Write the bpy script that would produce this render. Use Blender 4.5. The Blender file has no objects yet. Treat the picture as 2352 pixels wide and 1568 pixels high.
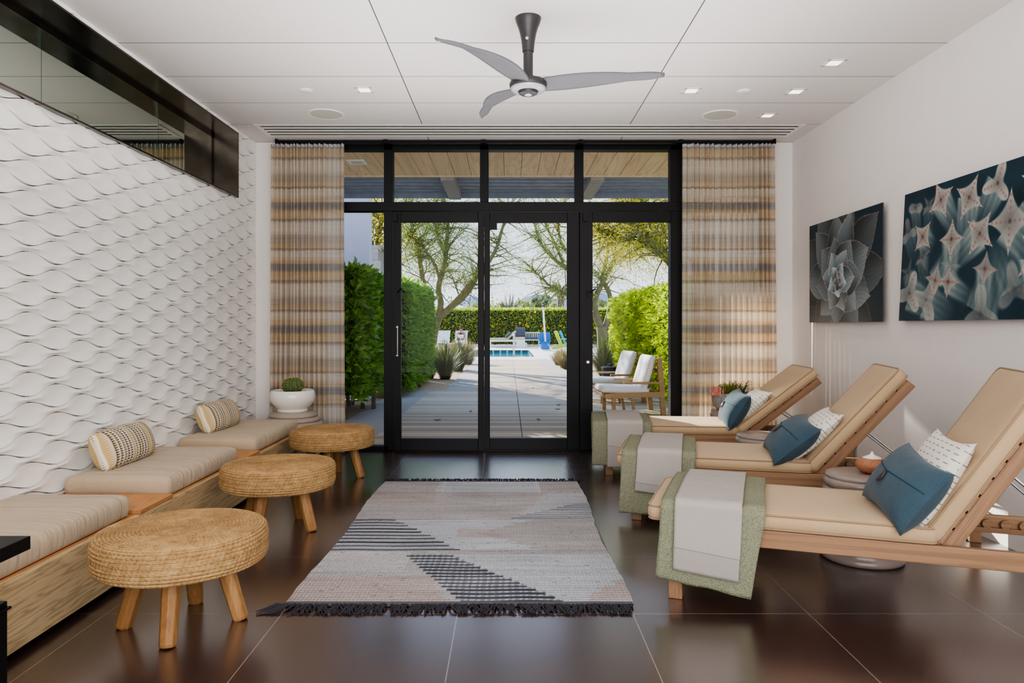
import bpy, bmesh, math, random
import numpy as np
from mathutils import Vector, Matrix
random.seed(7); RNG = np.random.default_rng(7)
SC = bpy.context.scene
COL = SC.collection
PI = math.pi
F = 1644.0; VX, VY, CH = 1168.0, 748.0, 1.25

def at(px, py, Y):
    return Vector(((px-VX)/F*Y, Y, CH-(py-VY)/F*Y))
def lin(c):
    c = c/255.0
    return c/12.92 if c <= .04045 else ((c+.055)/1.055)**2.4
def rgb(*c):
    return (lin(c[0]), lin(c[1]), lin(c[2]), 1.0)

# ------------------------------------------------------------------ objects
def tag(o, label=None, cat=None, group=None, kind=None):
    if label: o['label'] = label
    if cat: o['category'] = cat
    if group: o['group'] = group
    if kind: o['kind'] = kind
    return o
def empty(name, loc=(0,0,0), rz=0.0, label=None, cat=None, group=None):
    o = bpy.data.objects.new(name, None); COL.objects.link(o)
    o.empty_display_size = .05
    o.location = loc; o.rotation_euler = (0,0,rz)
    return tag(o, label, cat, group)
def dup(root, loc=None, rz=None, label=None, group=None, parent=None):
    r = root.copy(); COL.objects.link(r)
    if parent is not None: r.parent = parent
    if loc is not None: r.location = loc
    if rz is not None: r.rotation_euler = (0,0,rz)
    if label: r['label'] = label
    if group: r['group'] = group
    for ch in list(root.children):
        dup(ch, parent=r)
    return r

class MB:
    def __init__(s): s.v=[]; s.f=[]
    def add(s, vs, fs, M=None):
        b=len(s.v)
        if M is not None: vs=[M@Vector(v) for v in vs]
        s.v += [tuple(v) for v in vs]
        s.f += [tuple(i+b for i in f) for f in fs]
        return s
    def box(s, x0,x1,y0,y1,z0,z1, M=None):
        v=[(x0,y0,z0),(x1,y0,z0),(x1,y1,z0),(x0,y1,z0),(x0,y0,z1),(x1,y0,z1),(x1,y1,z1),(x0,y1,z1)]
        f=[(0,3,2,1),(4,5,6,7),(0,1,5,4),(1,2,6,5),(2,3,7,6),(3,0,4,7)]
        return s.add(v,f,M)
    def bar(s, a, b, w, h, up=(0,0,1)):
        a=Vector(a); b=Vector(b); d=(b-a).normalized(); up=Vector(up)
        if abs(d.dot(up))>.98: up=Vector((0,1,0))
        x=d.cross(up).normalized()*w/2; y=x.cross(d).normalized()*h/2
        v=[p+sx*x+sy*y for p in (a,b) for sx,sy in ((-1,-1),(1,-1),(1,1),(-1,1))]
        return s.add(v,[(0,3,2,1),(4,5,6,7),(0,1,5,4),(1,2,6,5),(2,3,7,6),(3,0,4,7)] if False else [(0,1,2,3),(7,6,5,4),(4,5,1,0),(5,6,2,1),(6,7,3,2),(7,4,0,3)])
    def tube(s, pts, r, n=8, closed=False):
        pts=[Vector(p) for p in pts]; m=len(pts)
        if not hasattr(r,'__len__'): r=[r]*m
        vs=[]; fs=[]; prev=None
        for i,p in enumerate(pts):
            if closed: t=(pts[(i+1)%m]-pts[i-1])
            else: t=pts[min(i+1,m-1)]-pts[max(i-1,0)]
            if t.length<1e-9: t=Vector((0,0,1))
            t.normalize()
            if prev is None:
                u=Vector((0,0,1)) if abs(t.z)<.9 else Vector((1,0,0))
                x=t.cross(u).normalized()
            else:
                x=(prev-t*prev.dot(t))
                x=x.normalized() if x.length>1e-6 else prev
            prev=x; y=t.cross(x)
            for k in range(n):
                a=2*PI*k/n; vs.append(p+(x*math.cos(a)+y*math.sin(a))*r[i])
        for i in range(m if closed else m-1):
            j=(i+1)%m
            for k in range(n):
                k2=(k+1)%n; fs.append((i*n+k,i*n+k2,j*n+k2,j*n+k))
        if not closed:
            fs.append(tuple(range(n-1,-1,-1))); fs.append(tuple((m-1)*n+k for k in range(n)))
        return s.add(vs,fs)
    def lathe(s, prof, n=32, M=None, wob=None):
        vs=[];fs=[]
        for i,(r,z) in enumerate(prof):
            for k in range(n):
                a=2*PI*k/n; rr=r*(wob(a,i) if wob else 1)
                vs.append((rr*math.cos(a),rr*math.sin(a),z))
        for i in range(len(prof)-1):
            for k in range(n):
                k2=(k+1)%n; fs.append((i*n+k,i*n+k2,(i+1)*n+k2,(i+1)*n+k))
        fs.append(tuple(range(n-1,-1,-1))); fs.append(tuple((len(prof)-1)*n+k for k in range(n)))
        return s.add(vs,fs,M)
    def grid(s, fn, nu, nv, M=None, wrap=False):
        vs=[fn(i/nu, j/nv) for j in range(nv+1) for i in range(nu+1)]
        fs=[(j*(nu+1)+i, j*(nu+1)+i+1,(j+1)*(nu+1)+i+1,(j+1)*(nu+1)+i) for j in range(nv) for i in range(nu)]
        return s.add(vs,fs,M)
    def loft(s, rings, M=None, k=6):
        # rings of rounded rectangles: (half_l, half_w, corner, z)
        vs=[];fs=[]; n=4*(k+1)
        for hl,hw,c,z in rings:
            c=min(c,hl*.98,hw*.98)
            for q,(sx,sy) in enumerate(((1,1),(-1,1),(-1,-1),(1,-1))):
                for i in range(k+1):
                    a=PI/2*q+PI/2*i/k
                    vs.append((sx*(hl-c)+c*math.cos(a), sy*(hw-c)+c*math.sin(a), z))
        for i in range(len(rings)-1):
            for j in range(n):
                j2=(j+1)%n; fs.append((i*n+j,i*n+j2,(i+1)*n+j2,(i+1)*n+j))
        fs.append(tuple(range(n-1,-1,-1))); fs.append(tuple((len(rings)-1)*n+j for j in range(n)))
        return s.add(vs,fs,M)
    def build(s, name, mat, parent=None, smooth=False, bevel=0, seg=2, angle=None, loc=None, rot=None, label=None, solid=0, sub=0):
        me=bpy.data.meshes.new(name); me.from_pydata(s.v,[],s.f); me.update()
        if isinstance(mat,(list,tuple)):
            for m in mat: me.materials.append(m)
        elif mat: me.materials.append(mat)
        o=bpy.data.objects.new(name,me); COL.objects.link(o)
        if parent is not None: o.parent=parent
        if loc is not None: o.location=loc
        if rot is not None: o.rotation_euler=rot
        if smooth: me.shade_smooth()
        if angle is not None: me.set_sharp_from_angle(angle=math.radians(angle))
        if solid:
            m=o.modifiers.new('thick','SOLIDIFY'); m.thickness=solid; m.offset=0
        if bevel:
            m=o.modifiers.new('bev','BEVEL'); m.width=bevel; m.segments=seg; m.limit_method='ANGLE'; m.angle_limit=math.radians(40)
        if sub:
            m=o.modifiers.new('sub','SUBSURF'); m.levels=sub; m.render_levels=sub
        if label: o['label']=label
        return o

def noise1(seed):
    r=random.Random(seed); ph=[(r.uniform(.6,3),r.uniform(0,6.28),r.uniform(.6,3),r.uniform(0,6.28)) for _ in range(5)]
    return lambda x,y: sum(math.sin(a*x+b)*math.sin(c*y+d) for a,b,c,d in ph)/5

# ------------------------------------------------------------------ materials
class NT:
    def __init__(s, name):
        s.m=bpy.data.materials.new(name); s.m.use_nodes=True; s.t=s.m.node_tree; s.t.nodes.clear()
        s.out=s.n('ShaderNodeOutputMaterial')
    def n(s, ty, **kw):
        nd=s.t.nodes.new(ty)
        for k,v in kw.items(): setattr(nd,k,v)
        return nd
    def l(s, a, b): s.t.links.new(a,b); return s
    def val(s, sock, v):
        if hasattr(v,'is_output') or isinstance(v,bpy.types.NodeSocket): s.t.links.new(v,sock)
        else: sock.default_value=v
    def math(s, op, a, b=0.0, c=None):
        nd=s.n('ShaderNodeMath',operation=op); s.val(nd.inputs[0],a); s.val(nd.inputs[1],b)
        if c is not None: s.val(nd.inputs[2],c)
        return nd.outputs[0]
    def mix(s, f, a, b, mode='MIX'):
        nd=s.n('ShaderNodeMix',data_type='RGBA',blend_type=mode); s.val(nd.inputs[0],f); s.val(nd.inputs[6],a); s.val(nd.inputs[7],b)
        return nd.outputs[2]
    def coord(s, scale=(1,1,1), loc=(0,0,0), rot=(0,0,0), kind='Object'):
        tc=s.n('ShaderNodeTexCoord'); mp=s.n('ShaderNodeMapping'); s.l(tc.outputs[kind],mp.inputs[0])
        mp.inputs['Location'].default_value=loc; mp.inputs['Scale'].default_value=scale; mp.inputs['Rotation'].default_value=rot
        return mp.outputs[0]
    def noise(s, vec, scale=5, detail=4, rough=.55, dist=0):
        nd=s.n('ShaderNodeTexNoise'); s.l(vec,nd.inputs['Vector']); nd.inputs['Scale'].default_value=scale
        nd.inputs['Detail'].default_value=detail; nd.inputs['Roughness'].default_value=rough; nd.inputs['Distortion'].default_value=dist
        return nd.outputs['Fac']
    def ramp(s, fac, stops, interp='LINEAR'):
        nd=s.n('ShaderNodeValToRGB'); s.val(nd.inputs[0],fac); cr=nd.color_ramp; cr.interpolation=interp
        while len(cr.elements)<len(stops): cr.elements.new(.5)
        for e,(p,c) in zip(cr.elements,stops): e.position=p
        for e,(p,c) in zip(cr.elements,stops): e.color=c
        return nd.outputs[0]
    def bump(s, h, strength=.3, dist=.01):
        nd=s.n('ShaderNodeBump'); s.val(nd.inputs['Height'],h); nd.inputs['Strength'].default_value=strength; nd.inputs['Distance'].default_value=dist
        return nd.outputs[0]
    def pbsdf(s, col, rough=.5, metal=0, spec=.5, normal=None, **kw):
        nd=s.n('ShaderNodeBsdfPrincipled'); s.val(nd.inputs['Base Color'],col); s.val(nd.inputs['Roughness'],rough)
        nd.inputs['Metallic'].default_value=metal; nd.inputs['Specular IOR Level'].default_value=spec
        if normal is not None: s.l(normal,nd.inputs['Normal'])
        for k,v in kw.items(): s.val(nd.inputs[k],v)
        return nd.outputs[0]
    def end(s, sh): s.l(sh,s.out.inputs[0]); return s.m

def plain(name, c, rough=.6, metal=0, spec=.4, var=.12, vs=8, bump=0, bs=60, bd=.004, stretch=(1,1,1), **kw):
    t=NT(name); v=t.coord(stretch)
    f=t.noise(v,vs,3)
    base=rgb(*c)
    d=tuple(x*(1-var) for x in base[:3])+(1,); h=tuple(min(1,x*(1+var)) for x in base[:3])+(1,)
    colr=t.ramp(f,[(.3,d),(.7,h)])
    nrm=t.bump(t.noise(v,bs,3),bump,bd) if bump else None
    return t.end(t.pbsdf(colr,rough,metal,spec,nrm,**kw))
def wood(name, c1, c2, axis=0, rough=.5, scale=3.0, dist=1.2, fine=60, grain=30, gmix=.3):
    t=NT(name); st=[14,14,14]; st[axis]=1.0
    v=t.coord(tuple(x/6 for x in st))
    a=t.noise(v,scale,5,.6,dist)
    st2=[1,1,1]; st2[axis]=.04
    b=t.noise(t.coord(tuple(st2)),fine*3,2)
    m=t.ramp(a,[(.3,rgb(*c1)),(.52,rgb(*[ (p+q)/2 for p,q in zip(c1,c2)])),(.72,rgb(*c2))])
    ln=t.math('POWER',t.math('ABSOLUTE',t.math('SINE',t.math('MULTIPLY',a,grain))),6.0)
    m=t.mix(t.math('MULTIPLY',ln,gmix),m,rgb(*[x*.66 for x in c1]))
    col=t.mix(t.math('MULTIPLY',b,.3),m,rgb(*[x*.72 for x in c1]))
    return t.end(t.pbsdf(col,rough,0,.35,t.bump(b,.12,.002)))
def fabric(name, c, var=.1, weave=420, bump=.25, wr=None, rough=.95, wrs=.6, wd=.02):
    t=NT(name); v=t.coord()
    n1=t.noise(v,5,3); n2=t.noise(v,weave,2)
    base=rgb(*c); d=tuple(x*(1-var*1.6) for x in base[:3])+(1,); h=tuple(min(1,x*(1+var)) for x in base[:3])+(1,)
    f=t.math('ADD',t.math('MULTIPLY',n1,.45),t.math('MULTIPLY',n2,.55))
    col=t.ramp(f,[(.3,d),(.7,h)])
    nr=t.n('ShaderNodeBump'); t.l(n2,nr.inputs['Height']); nr.inputs['Strength'].default_value=bump; nr.inputs['Distance'].default_value=.003
    if wr is not None:
        b2=t.n('ShaderNodeBump'); t.l(t.noise(t.coord(wr),1.0,3,.5,.6),b2.inputs['Height']); b2.inputs['Strength'].default_value=wrs; b2.inputs['Distance'].default_value=wd
        t.l(b2.outputs[0],nr.inputs['Normal'])
    return t.end(t.pbsdf(col,rough,0,.15,nr.outputs[0],**{'Sheen Weight':.15}))
def attrmat(name, rough=.6, spec=.3, bump=None, bs=.3):
    t=NT(name); a=t.n('ShaderNodeAttribute',attribute_name='tint'); nr=None
    if bump: nr=t.bump(t.noise(t.coord(bump),1.0,2),bs,.006)
    return t.end(t.pbsdf(a.outputs['Color'],rough,0,spec,nr))
def leafmat(name, c1, c2, trans=.45, rough=.45, vs=3.0):
    t=NT(name); v=t.coord()
    g=t.n('ShaderNodeNewGeometry')
    f=t.math('ADD',t.math('MULTIPLY',g.outputs['Random Per Island'],.65),t.math('MULTIPLY',t.noise(v,vs,2),.35))
    col=t.ramp(f,[(.15,rgb(*c1)),(.8,rgb(*c2))])
    p=t.pbsdf(col,rough,0,.35)
    tr=t.n('ShaderNodeBsdfTranslucent'); t.l(t.mix(.5,col,rgb(*[min(255,x*1.25) for x in c2])),tr.inputs[0])
    mx=t.n('ShaderNodeMixShader'); mx.inputs[0].default_value=trans; t.l(p,mx.inputs[1]); t.l(tr.outputs[0],mx.inputs[2])
    return t.end(mx.outputs[0])
def glassmat(name, tint=(1,1,1,1), refl=.06, fr=True, gt=(1,1,1,1)):
    t=NT(name); tr=t.n('ShaderNodeBsdfTransparent'); tr.inputs[0].default_value=tint
    gl=t.n('ShaderNodeBsdfGlossy'); gl.inputs['Roughness'].default_value=.01; gl.inputs[0].default_value=gt
    mx=t.n('ShaderNodeMixShader')
    if fr:
        lw=t.n('ShaderNodeLayerWeight'); lw.inputs[0].default_value=.5
        f=t.math('MINIMUM',t.math('ADD',t.math('MULTIPLY',t.math('POWER',lw.outputs['Facing'],5.0),.9),refl),1.0)
        t.l(f,mx.inputs[0])
    else: mx.inputs[0].default_value=refl
    t.l(tr.outputs[0],mx.inputs[1]); t.l(gl.outputs[0],mx.inputs[2])
    return t.end(mx.outputs[0])
def emit(name, c, s):
    t=NT(name); e=t.n('ShaderNodeEmission'); e.inputs[0].default_value=c; e.inputs[1].default_value=s
    return t.end(e.outputs[0])

M={}
M['wall']=plain('wall_paint',(226,221,218),.85,var=.012,bump=.05,bs=180)
M['black']=plain('black_aluminium',(9,8,11),.45,0,.2,var=.15)
M['steel']=plain('blackened_steel',(84,76,71),.2,.95,.5,var=.35,vs=5)
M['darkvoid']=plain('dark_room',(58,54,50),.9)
M['white_metal']=plain('white_trim',(236,235,233),.5,var=.02)
M['glass']=glassmat('clear_glass',(.97,.975,.975,1),.002)
M['mirror_glass']=glassmat('tinted_clerestory_glass',(.42,.5,.45,1),.52,True,(.86,.93,.84,1))
M['chrome']=plain('brushed_steel',(190,190,190),.25,1.0,.5)
M['ceramic']=plain('taupe_glazed_ceramic',(140,126,119),.28,0,.55,var=.08)
M['ceramic2']=plain('sand_stone_ceramic',(158,146,134),.6,0,.3,var=.08)
M['porcelain']=plain('white_glazed_pot',(228,224,217),.12,0,.5,var=.02)
M['teak']=wood('teak',(130,96,70),(174,138,106),0)
M['teaky']=wood('teak_cross',(130,96,70),(174,138,106),1)
M['teakz']=wood('teak_upright',(130,96,70),(174,138,106),2)
M['oak']=wood('oak_front',(184,156,116),(222,200,162),1,scale=1.5,dist=.45,fine=40,grain=60,gmix=.5)
M['oaktop']=wood('oak_top',(190,130,80),(214,160,108),1,scale=2.0)
M['legwood']=wood('stool_leg_wood',(140,98,58),(186,142,92),2)
M['canvas']=fabric('tan_canvas',(184,158,126),.06)
M['canvas_pipe']=fabric('tan_piping',(156,130,102),.06)
M['bench_fab']=fabric('beige_bench_linen',(198,180,158),.09,wr=(16,1.1,6),wrs=.5,wd=.02)
M['terry']=plain('sage_terry',(140,142,120),1.0,spec=.05,var=.22,vs=120,bump=.9,bs=170,bd=.01)
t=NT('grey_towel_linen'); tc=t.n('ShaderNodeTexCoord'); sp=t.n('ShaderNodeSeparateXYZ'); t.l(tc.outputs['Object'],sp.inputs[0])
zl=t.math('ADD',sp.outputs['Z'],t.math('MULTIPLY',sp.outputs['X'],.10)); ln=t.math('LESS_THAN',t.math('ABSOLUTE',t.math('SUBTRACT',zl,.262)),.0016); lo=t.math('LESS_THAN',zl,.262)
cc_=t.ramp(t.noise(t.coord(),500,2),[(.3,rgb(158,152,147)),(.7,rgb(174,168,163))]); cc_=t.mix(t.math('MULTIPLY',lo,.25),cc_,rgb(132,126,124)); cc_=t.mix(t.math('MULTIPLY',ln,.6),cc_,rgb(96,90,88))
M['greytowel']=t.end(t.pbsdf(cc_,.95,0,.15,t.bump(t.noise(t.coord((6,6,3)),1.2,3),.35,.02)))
M['blue']=fabric('denim_blue_linen',(60,80,92),.22,weave=260,bump=.5,wr=(9,5,3),wrs=.35,wd=.02)
M['button']=plain('dark_horn_button',(54,48,46),.25)
M['black_fab']=plain('black_cover',(40,41,44),.7,bump=.3,bs=12,bd=.02)
# ================================================================== SETTING
ZC=3.067; YW=7.11; XL=-2.54; XR=2.82; YB=-1.6
# floor ------------------------------------------------------------
t=NT('dark_slate_tile')
v=t.coord(loc=(.222+7.625, -3.109+7.625, 0))
b=t.n('ShaderNodeTexBrick'); b.offset=0; b.squash=1
t.l(v,b.inputs['Vector']); b.inputs['Scale'].default_value=1
b.inputs['Brick Width'].default_value=.7625; b.inputs['Row Height'].default_value=.7625
b.inputs['Mortar Size'].default_value=.0022; b.inputs['Mortar Smooth'].default_value=0; b.inputs['Bias'].default_value=0
n1=t.noise(t.coord(),1.6,5,.6); n2=t.noise(t.coord(),5,3,.5)
base=t.ramp(n1,[(.3,rgb(48,30,27)),(.55,rgb(60,39,35)),(.75,rgb(72,49,43))])
t.l(base,b.inputs['Color1']); t.l(base,b.inputs['Color2']); b.inputs['Mortar'].default_value=rgb(132,120,114)
rg=t.math('ADD',t.math('MULTIPLY',n1,.06),.23)
nrm=None
M['floor']=t.end(t.pbsdf(b.outputs['Color'],rg,0,.6,nrm,**{'IOR':2.3,'Coat Weight':.85,'Coat Roughness':.25,'Coat IOR':1.8}))
tag(MB().box(-2.7,2.95,YB,7.2,-.12,0).build('floor',M['floor']),kind='structure')
# ceiling ----------------------------------------------------------
t=NT('ceiling_panel')
v=t.coord(loc=(.779+18.75, -4.6+6.18, 0))
b=t.n('ShaderNodeTexBrick'); b.offset=0
t.l(v,b.inputs['Vector']); b.inputs['Scale'].default_value=1
b.inputs['Brick Width'].default_value=1.875; b.inputs['Row Height'].default_value=.618
b.inputs['Mortar Size'].default_value=.0035; b.inputs['Mortar Smooth'].default_value=0
cc=t.ramp(t.noise(t.coord((1,12,1)),14,4),[(.3,rgb(222,217,215)),(.7,rgb(229,225,223))])
t.l(cc,b.inputs['Color1']); t.l(cc,b.inputs['Color2']); b.inputs['Mortar'].default_value=rgb(92,84,80)
M['ceiling']=t.end(t.pbsdf(b.outputs['Color'],.85,0,.15))
tag(MB().box(-2.7,2.95,YB,YW+.05,ZC,ZC+.1).build('ceiling',M['ceiling']),kind='structure')
# right and hidden walls ------------------------------------------
tag(MB().box(XR,XR+.12,YB,7.25,0,ZC+.1).build('wall_right',M['wall']),kind='structure')
tag(MB().box(-2.7,2.95,YB-.12,YB,0,ZC+.1).build('wall_rear',M['wall']),kind='structure')
# window wall: narrow plaster returns either side of the storefront
MBW=MB().box(-2.7,-2.28,YW,YW+.14,0,ZC+.1).box(2.62,2.95,YW,YW+.14,0,ZC+.1).box(-2.28,2.62,YW,YW+.14,3.062,ZC+.1)
tag(MBW.build('wall_window',M['wall']),kind='structure')
# left wall: backing + sculpted tile ------------------------------
WY1=6.575; WZ0,WZ1=2.425,3.018; WY0=1.2
LW=MB()
LW.box(XL-.3,XL,YB,7.25,0,WZ0).box(XL-.3,XL,YB,7.25,WZ1,ZC+.1).box(XL-.3,XL,WY1,7.25,WZ0,WZ1).box(XL-.3,XL,YB,WY0,WZ0,WZ1)
M['grout']=plain('grey_grout',(70,68,66),.9)
tile=MB(); L=.46; Hh=.079; A=.0235; Y0=3.978; Z0=-.0435
NU,NV=14,6
for k in range(0,40):
    off=0 if k%2==0 else L/2
    for m in range(-7,8):
        ya=Y0+off+m*L; yb=ya+L
        if yb<1.25 or ya>7.11: continue
        vs=[]
        rj=random.Random(k*97+m); ex=rj.uniform(-.0015,.0015)
        for j in range(NV+1):
            vv=-1+2*j/NV
            for i in range(NU+1):
                u=i/NU; y=ya+.003+(L-.006)*u
                zz=[Z0+(k+q)*Hh+(-1)**(k+q)*A*math.cos(2*PI*(y-Y0)/L) for q in (0,1)]
                zm=(zz[0]+zz[1])/2; hh=(zz[1]-zz[0])/2-.0021
                w=math.sin(PI*u)**2
                hgt=.017*w*vv*vv*(1.0 if vv<0 else .6)+.019*(1-w)*(1-abs(vv))+.010+ex
                if vv<-.98 or vv>.98: pass
                vs.append((XL+.012+hgt, y, zm+hh*vv))
        n=NU+1; nb=len(vs)
        fs=[(j*n+i,j*n+i+1,(j+1)*n+i+1,(j+1)*n+i) for j in range(NV) for i in range(NU)]
        # skirts back to the wall
        rim=[i for i in range(n)]+[j*n+NU for j in range(1,NV+1)]+[NV*n+i for i in range(NU-1,-1,-1)]+[j*n for j in range(NV-1,0,-1)]
        for r_ in rim: vs.append((XL+.002,vs[r_][1],vs[r_][2]))
        for q in range(len(rim)):
            q2=(q+1)%len(rim); fs.append((rim[q],nb+q,nb+q2,rim[q2]))
        tile.add(vs,fs)
me=bpy.data.meshes.new('tmp'); me.from_pydata(tile.v,[],tile.f)
def region(cuts):
    bm=bmesh.new(); bm.from_mesh(me)
    for co,no in cuts:
        bmesh.ops.bisect_plane(bm,geom=bm.verts[:]+bm.edges[:]+bm.faces[:],plane_co=co,plane_no=no,clear_outer=True)
    m2=bpy.data.meshes.new('t2'); bm.to_mesh(m2); bm.free(); return m2
TW=MB()
full=[((0,7.108,0),(0,1,0)),((0,0,ZC),(0,0,1)),((0,1.2,0),(0,-1,0)),((0,0,.002),(0,0,-1))]
for cuts in ([((0,0,WZ0),(0,0,1))],[((0,0,WZ1),(0,0,-1))],[((0,WY1,0),(0,-1,0)),((0,0,WZ0),(0,0,-1)),((0,0,WZ1),(0,0,1))]):
    m2=region(full+cuts)
    TW.add([v.co[:] for v in m2.vertices],[tuple(p.vertices) for p in m2.polygons]); bpy.data.meshes.remove(m2)
bpy.data.meshes.remove(me)
M['tile']=plain('white_sculpted_tile',(244,243,240),.4,spec=.35,var=.015)
lw=tag(LW.build('wall_left',M['grout']),kind='structure')
TW.build('tile_cladding',M['tile'],lw,smooth=True,angle=35)
# clerestory window in the left wall
w1=tag(empty('window_1',(XL,4.0,2.73)),kind='structure')
fr=MB(); fx0=XL-.26; fx1=XL+.062
y0,y1=WY0-4,WY1-4; z0,z1=WZ0-2.73,WZ1-2.73
fr.box(fx0-XL,fx1-XL,y0,y1,z1-.012,z1).box(fx0-XL,fx1-XL,y0,y1,z0,z0+.012).box(fx0-XL,fx1-XL,y1-.012,y1,z0,z1).box(fx0-XL,fx1-XL,y0,y0+.012,z0,z1)
# small inner stop around the glass
fr.box(-.2,-.17,y0,y1,z1-.045,z1-.01)
fr.box(-.2,-.17,y1-.045,y1-.01,z0,z1)
fr.build('frame',M['steel'],w1)
pj=[WY0, 2.54, 3.83, 5.15, WY1-.012]
pj=[WY0, 2.74-.02, 3.83+.0, 5.19, WY1-.012]
ga=2.72*F/(VX-97); gb=2.72*F/(VX-365)
pj=[WY0,ga,gb,WY1-.012]
for a_,b_ in zip(pj[:-1],pj[1:]):
    MB().box(-.195,-.185,a_-4+.002,b_-4-.002,z0+.01,z1-.01).build('pane',M['mirror_glass'],w1)
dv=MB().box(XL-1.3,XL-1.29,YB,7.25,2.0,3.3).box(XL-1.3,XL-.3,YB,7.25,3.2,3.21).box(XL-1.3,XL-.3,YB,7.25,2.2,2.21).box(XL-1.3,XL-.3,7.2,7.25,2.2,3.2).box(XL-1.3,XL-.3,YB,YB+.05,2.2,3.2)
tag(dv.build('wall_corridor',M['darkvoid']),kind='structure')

# ------------------------------------------------------------------ storefront
def SX(px): return (px-VX)/F*YW
def SZ(py): return CH-(py-VY)/F*YW
w2=tag(empty('window_2',(0,YW,0)),kind='structure')
mullX=[-2.235]+[SX(p) for p in (891,1112,1331)]+[SX(1556)]+[2.575]
zt=SZ(336); tr0,tr1=SZ(484),SZ(463)
D0,D1=.02,.13
def mull(x,z0,z1,w=.085): return MB().box(x-w/2,x+w/2,D0,D1,z0,z1).build('mullion',M['black'],w2,bevel=.003)
for i,x in enumerate(mullX):
    full=i in (0,1,4,5)
    if i==1:
        mull(x,0,3.06,.088)
    elif i==4: mull(x,0,3.06,.13)
    elif full: mull(x,0,3.06)
    else: mull(x,tr1,3.06)
MB().box(-2.28,2.62,D0,D1,zt-.03,3.062).build('head_rail',M['black'],w2,bevel=.003)
MB().box(-2.28,2.62,D0-.01,D1+.005,tr0,tr1).build('transom',M['black'],w2,bevel=.003)
MB().box(-2.28,mullX[1],D0,D1,0,.05).build('sill_rail',M['black'],w2,bevel=.003)
MB().box(mullX[4],2.62,D0,D1,0,.05).build('sill_rail',M['black'],w2,bevel=.003)
MB().box(mullX[1],mullX[4],D0,D1,0,.018).build('threshold',M['black'],w2,bevel=.003)
for a_,b_ in zip(mullX[:-1],mullX[1:]):
    MB().box(a_,b_,.07,.078,tr1,zt-.03).build('pane',M['glass'],w2)
for a_,b_ in ((0,1),(4,5)):
    MB().box(mullX[a_],mullX[b_],.07,.078,.05,tr0).build('pane',M['glass'],w2)
# doors
def door(name,xl,xr,gl,gr,gt,gb,zb,handle=None,ztop=SZ(486),y=-.01):
    d=tag(empty(name,(xl,YW+y,0)),kind='structure')
    W=xr-xl; a=gl-xl; b=gr-xl
    MB().box(0,a,0,.06,zb,ztop).build('stile',M['black'],d,bevel=.003)
    MB().box(b,W,0,.06,zb,ztop).build('stile',M['black'],d,bevel=.003)
    MB().box(a,b,0,.06,gt,ztop).build('top_rail',M['black'],d,bevel=.003)
    MB().box(a,b,0,.06,zb,gb).build('bottom_rail',M['black'],d,bevel=.003)
    MB().box(a,b,.026,.034,gb,gt).build('pane',M['glass'],d)
    return d
zt2=SZ(510); zb2=SZ(1007)
d1=door('door_1',SX(903),SX(1112),SX(921),SX(1098),zt2,zb2,.018)
MB().tube([(SX(914)-SX(903),-.02,SZ(748)),(SX(914)-SX(903),-.02,SZ(818))],.006,8).box(.035,.055,-.02,.005,SZ(752),SZ(750)).box(.035,.055,-.02,.005,SZ(817),SZ(815)).build('handle',M['chrome'],d1)
MB().bar((.05,-.03,SZ(672)),(.09,-.055,SZ(664)),.014,.014).box(.035,.07,-.03,0,SZ(680),SZ(668)).build('latch',M['black'],d1)
MB().box(.0,.045,-.035,0,SZ(509),SZ(491)).build('closer',M['black'],d1)
d2=door('door_2',SX(1112)+.002,SX(1331),SX(1125),SX(1303),zt2,zb2,.018,y=.02)
MB().box(SX(1125)-SX(1112)-.005,SX(1141)-SX(1112),-.02,.01,SZ(527),SZ(508)).build('sensor',M['black'],d2)
d3=door('door_3',SX(1331)+.002,SX(1556)-.066,SX(1361),SX(1540),zt2,zb2,.018)
MB().bar((SX(1352)-SX(1331),-.03,SZ(672)),(SX(1366)-SX(1331),-.055,SZ(664)),.014,.014).box(.07,.1,-.03,0,SZ(680),SZ(668)).build('latch',M['black'],d3)
MB().lathe([(.022,0),(.022,.02),(.012,.03)],16,Matrix.Translation((SX(1349)-SX(1331),0,SZ(831)))@Matrix.Rotation(PI/2,4,'X')).build('lock',M['chrome'],d3)
MB().box(.03,.075,-.035,0,SZ(509),SZ(491)).build('closer',M['black'],d3)

# ------------------------------------------------------------------ ceiling fittings
def at_c(px,py,z=ZC):
    Y=(z-CH)*F/(VY-py); return Vector(((px-VX)/F*Y,Y,z))
M['glow']=emit('warm_lamp_glow',(1,.9,.78,1),3.0)
labs=['square recessed downlight left of the ceiling fan, above the left door','square recessed downlight just right of the fan blade','square recessed downlight beside the small round sprinkler cap on the right','square recessed downlight nearest the right wall and the viewer','square recessed downlight beside the right round ceiling speaker']
p=None
for (px,py),lb in zip(((837,206),(1588,208),(1828,210),(1916,144),(1763,265)),labs):
    c=at_c(px,py)
    if p is None:
        p=empty('recessed_downlight',c,0,lb,'ceiling light','recessed ceiling downlights')
        m=MB(); o,i_=.066,.044
        for a in range(4):
            R=Matrix.Rotation(a*PI/2,4,'Z'); m.box(-o,o,-o,-i_,-.004,0,R)
        m.build('trim_ring',M['white_metal'],p)
        MB().box(-i_,i_,-i_,i_,-.0015,-.0005).build('diffuser',M['glow'],p)
    else: dup(p,c,0,lb)
M['speaker']=plain('speaker_grille',(203,201,192),.8,var=.05,vs=150,bump=.3,bs=900)
s=empty('ceiling_speaker',at_c(749,262),0,'round ceiling speaker above the left curtain','speaker','round ceiling speakers')
MB().lathe([(.155,0),(.155,-.006),(.145,-.008),(.135,-.005),(.135,0)],48).build('trim_ring',M['white_metal'],s,smooth=True,angle=40)
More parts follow.
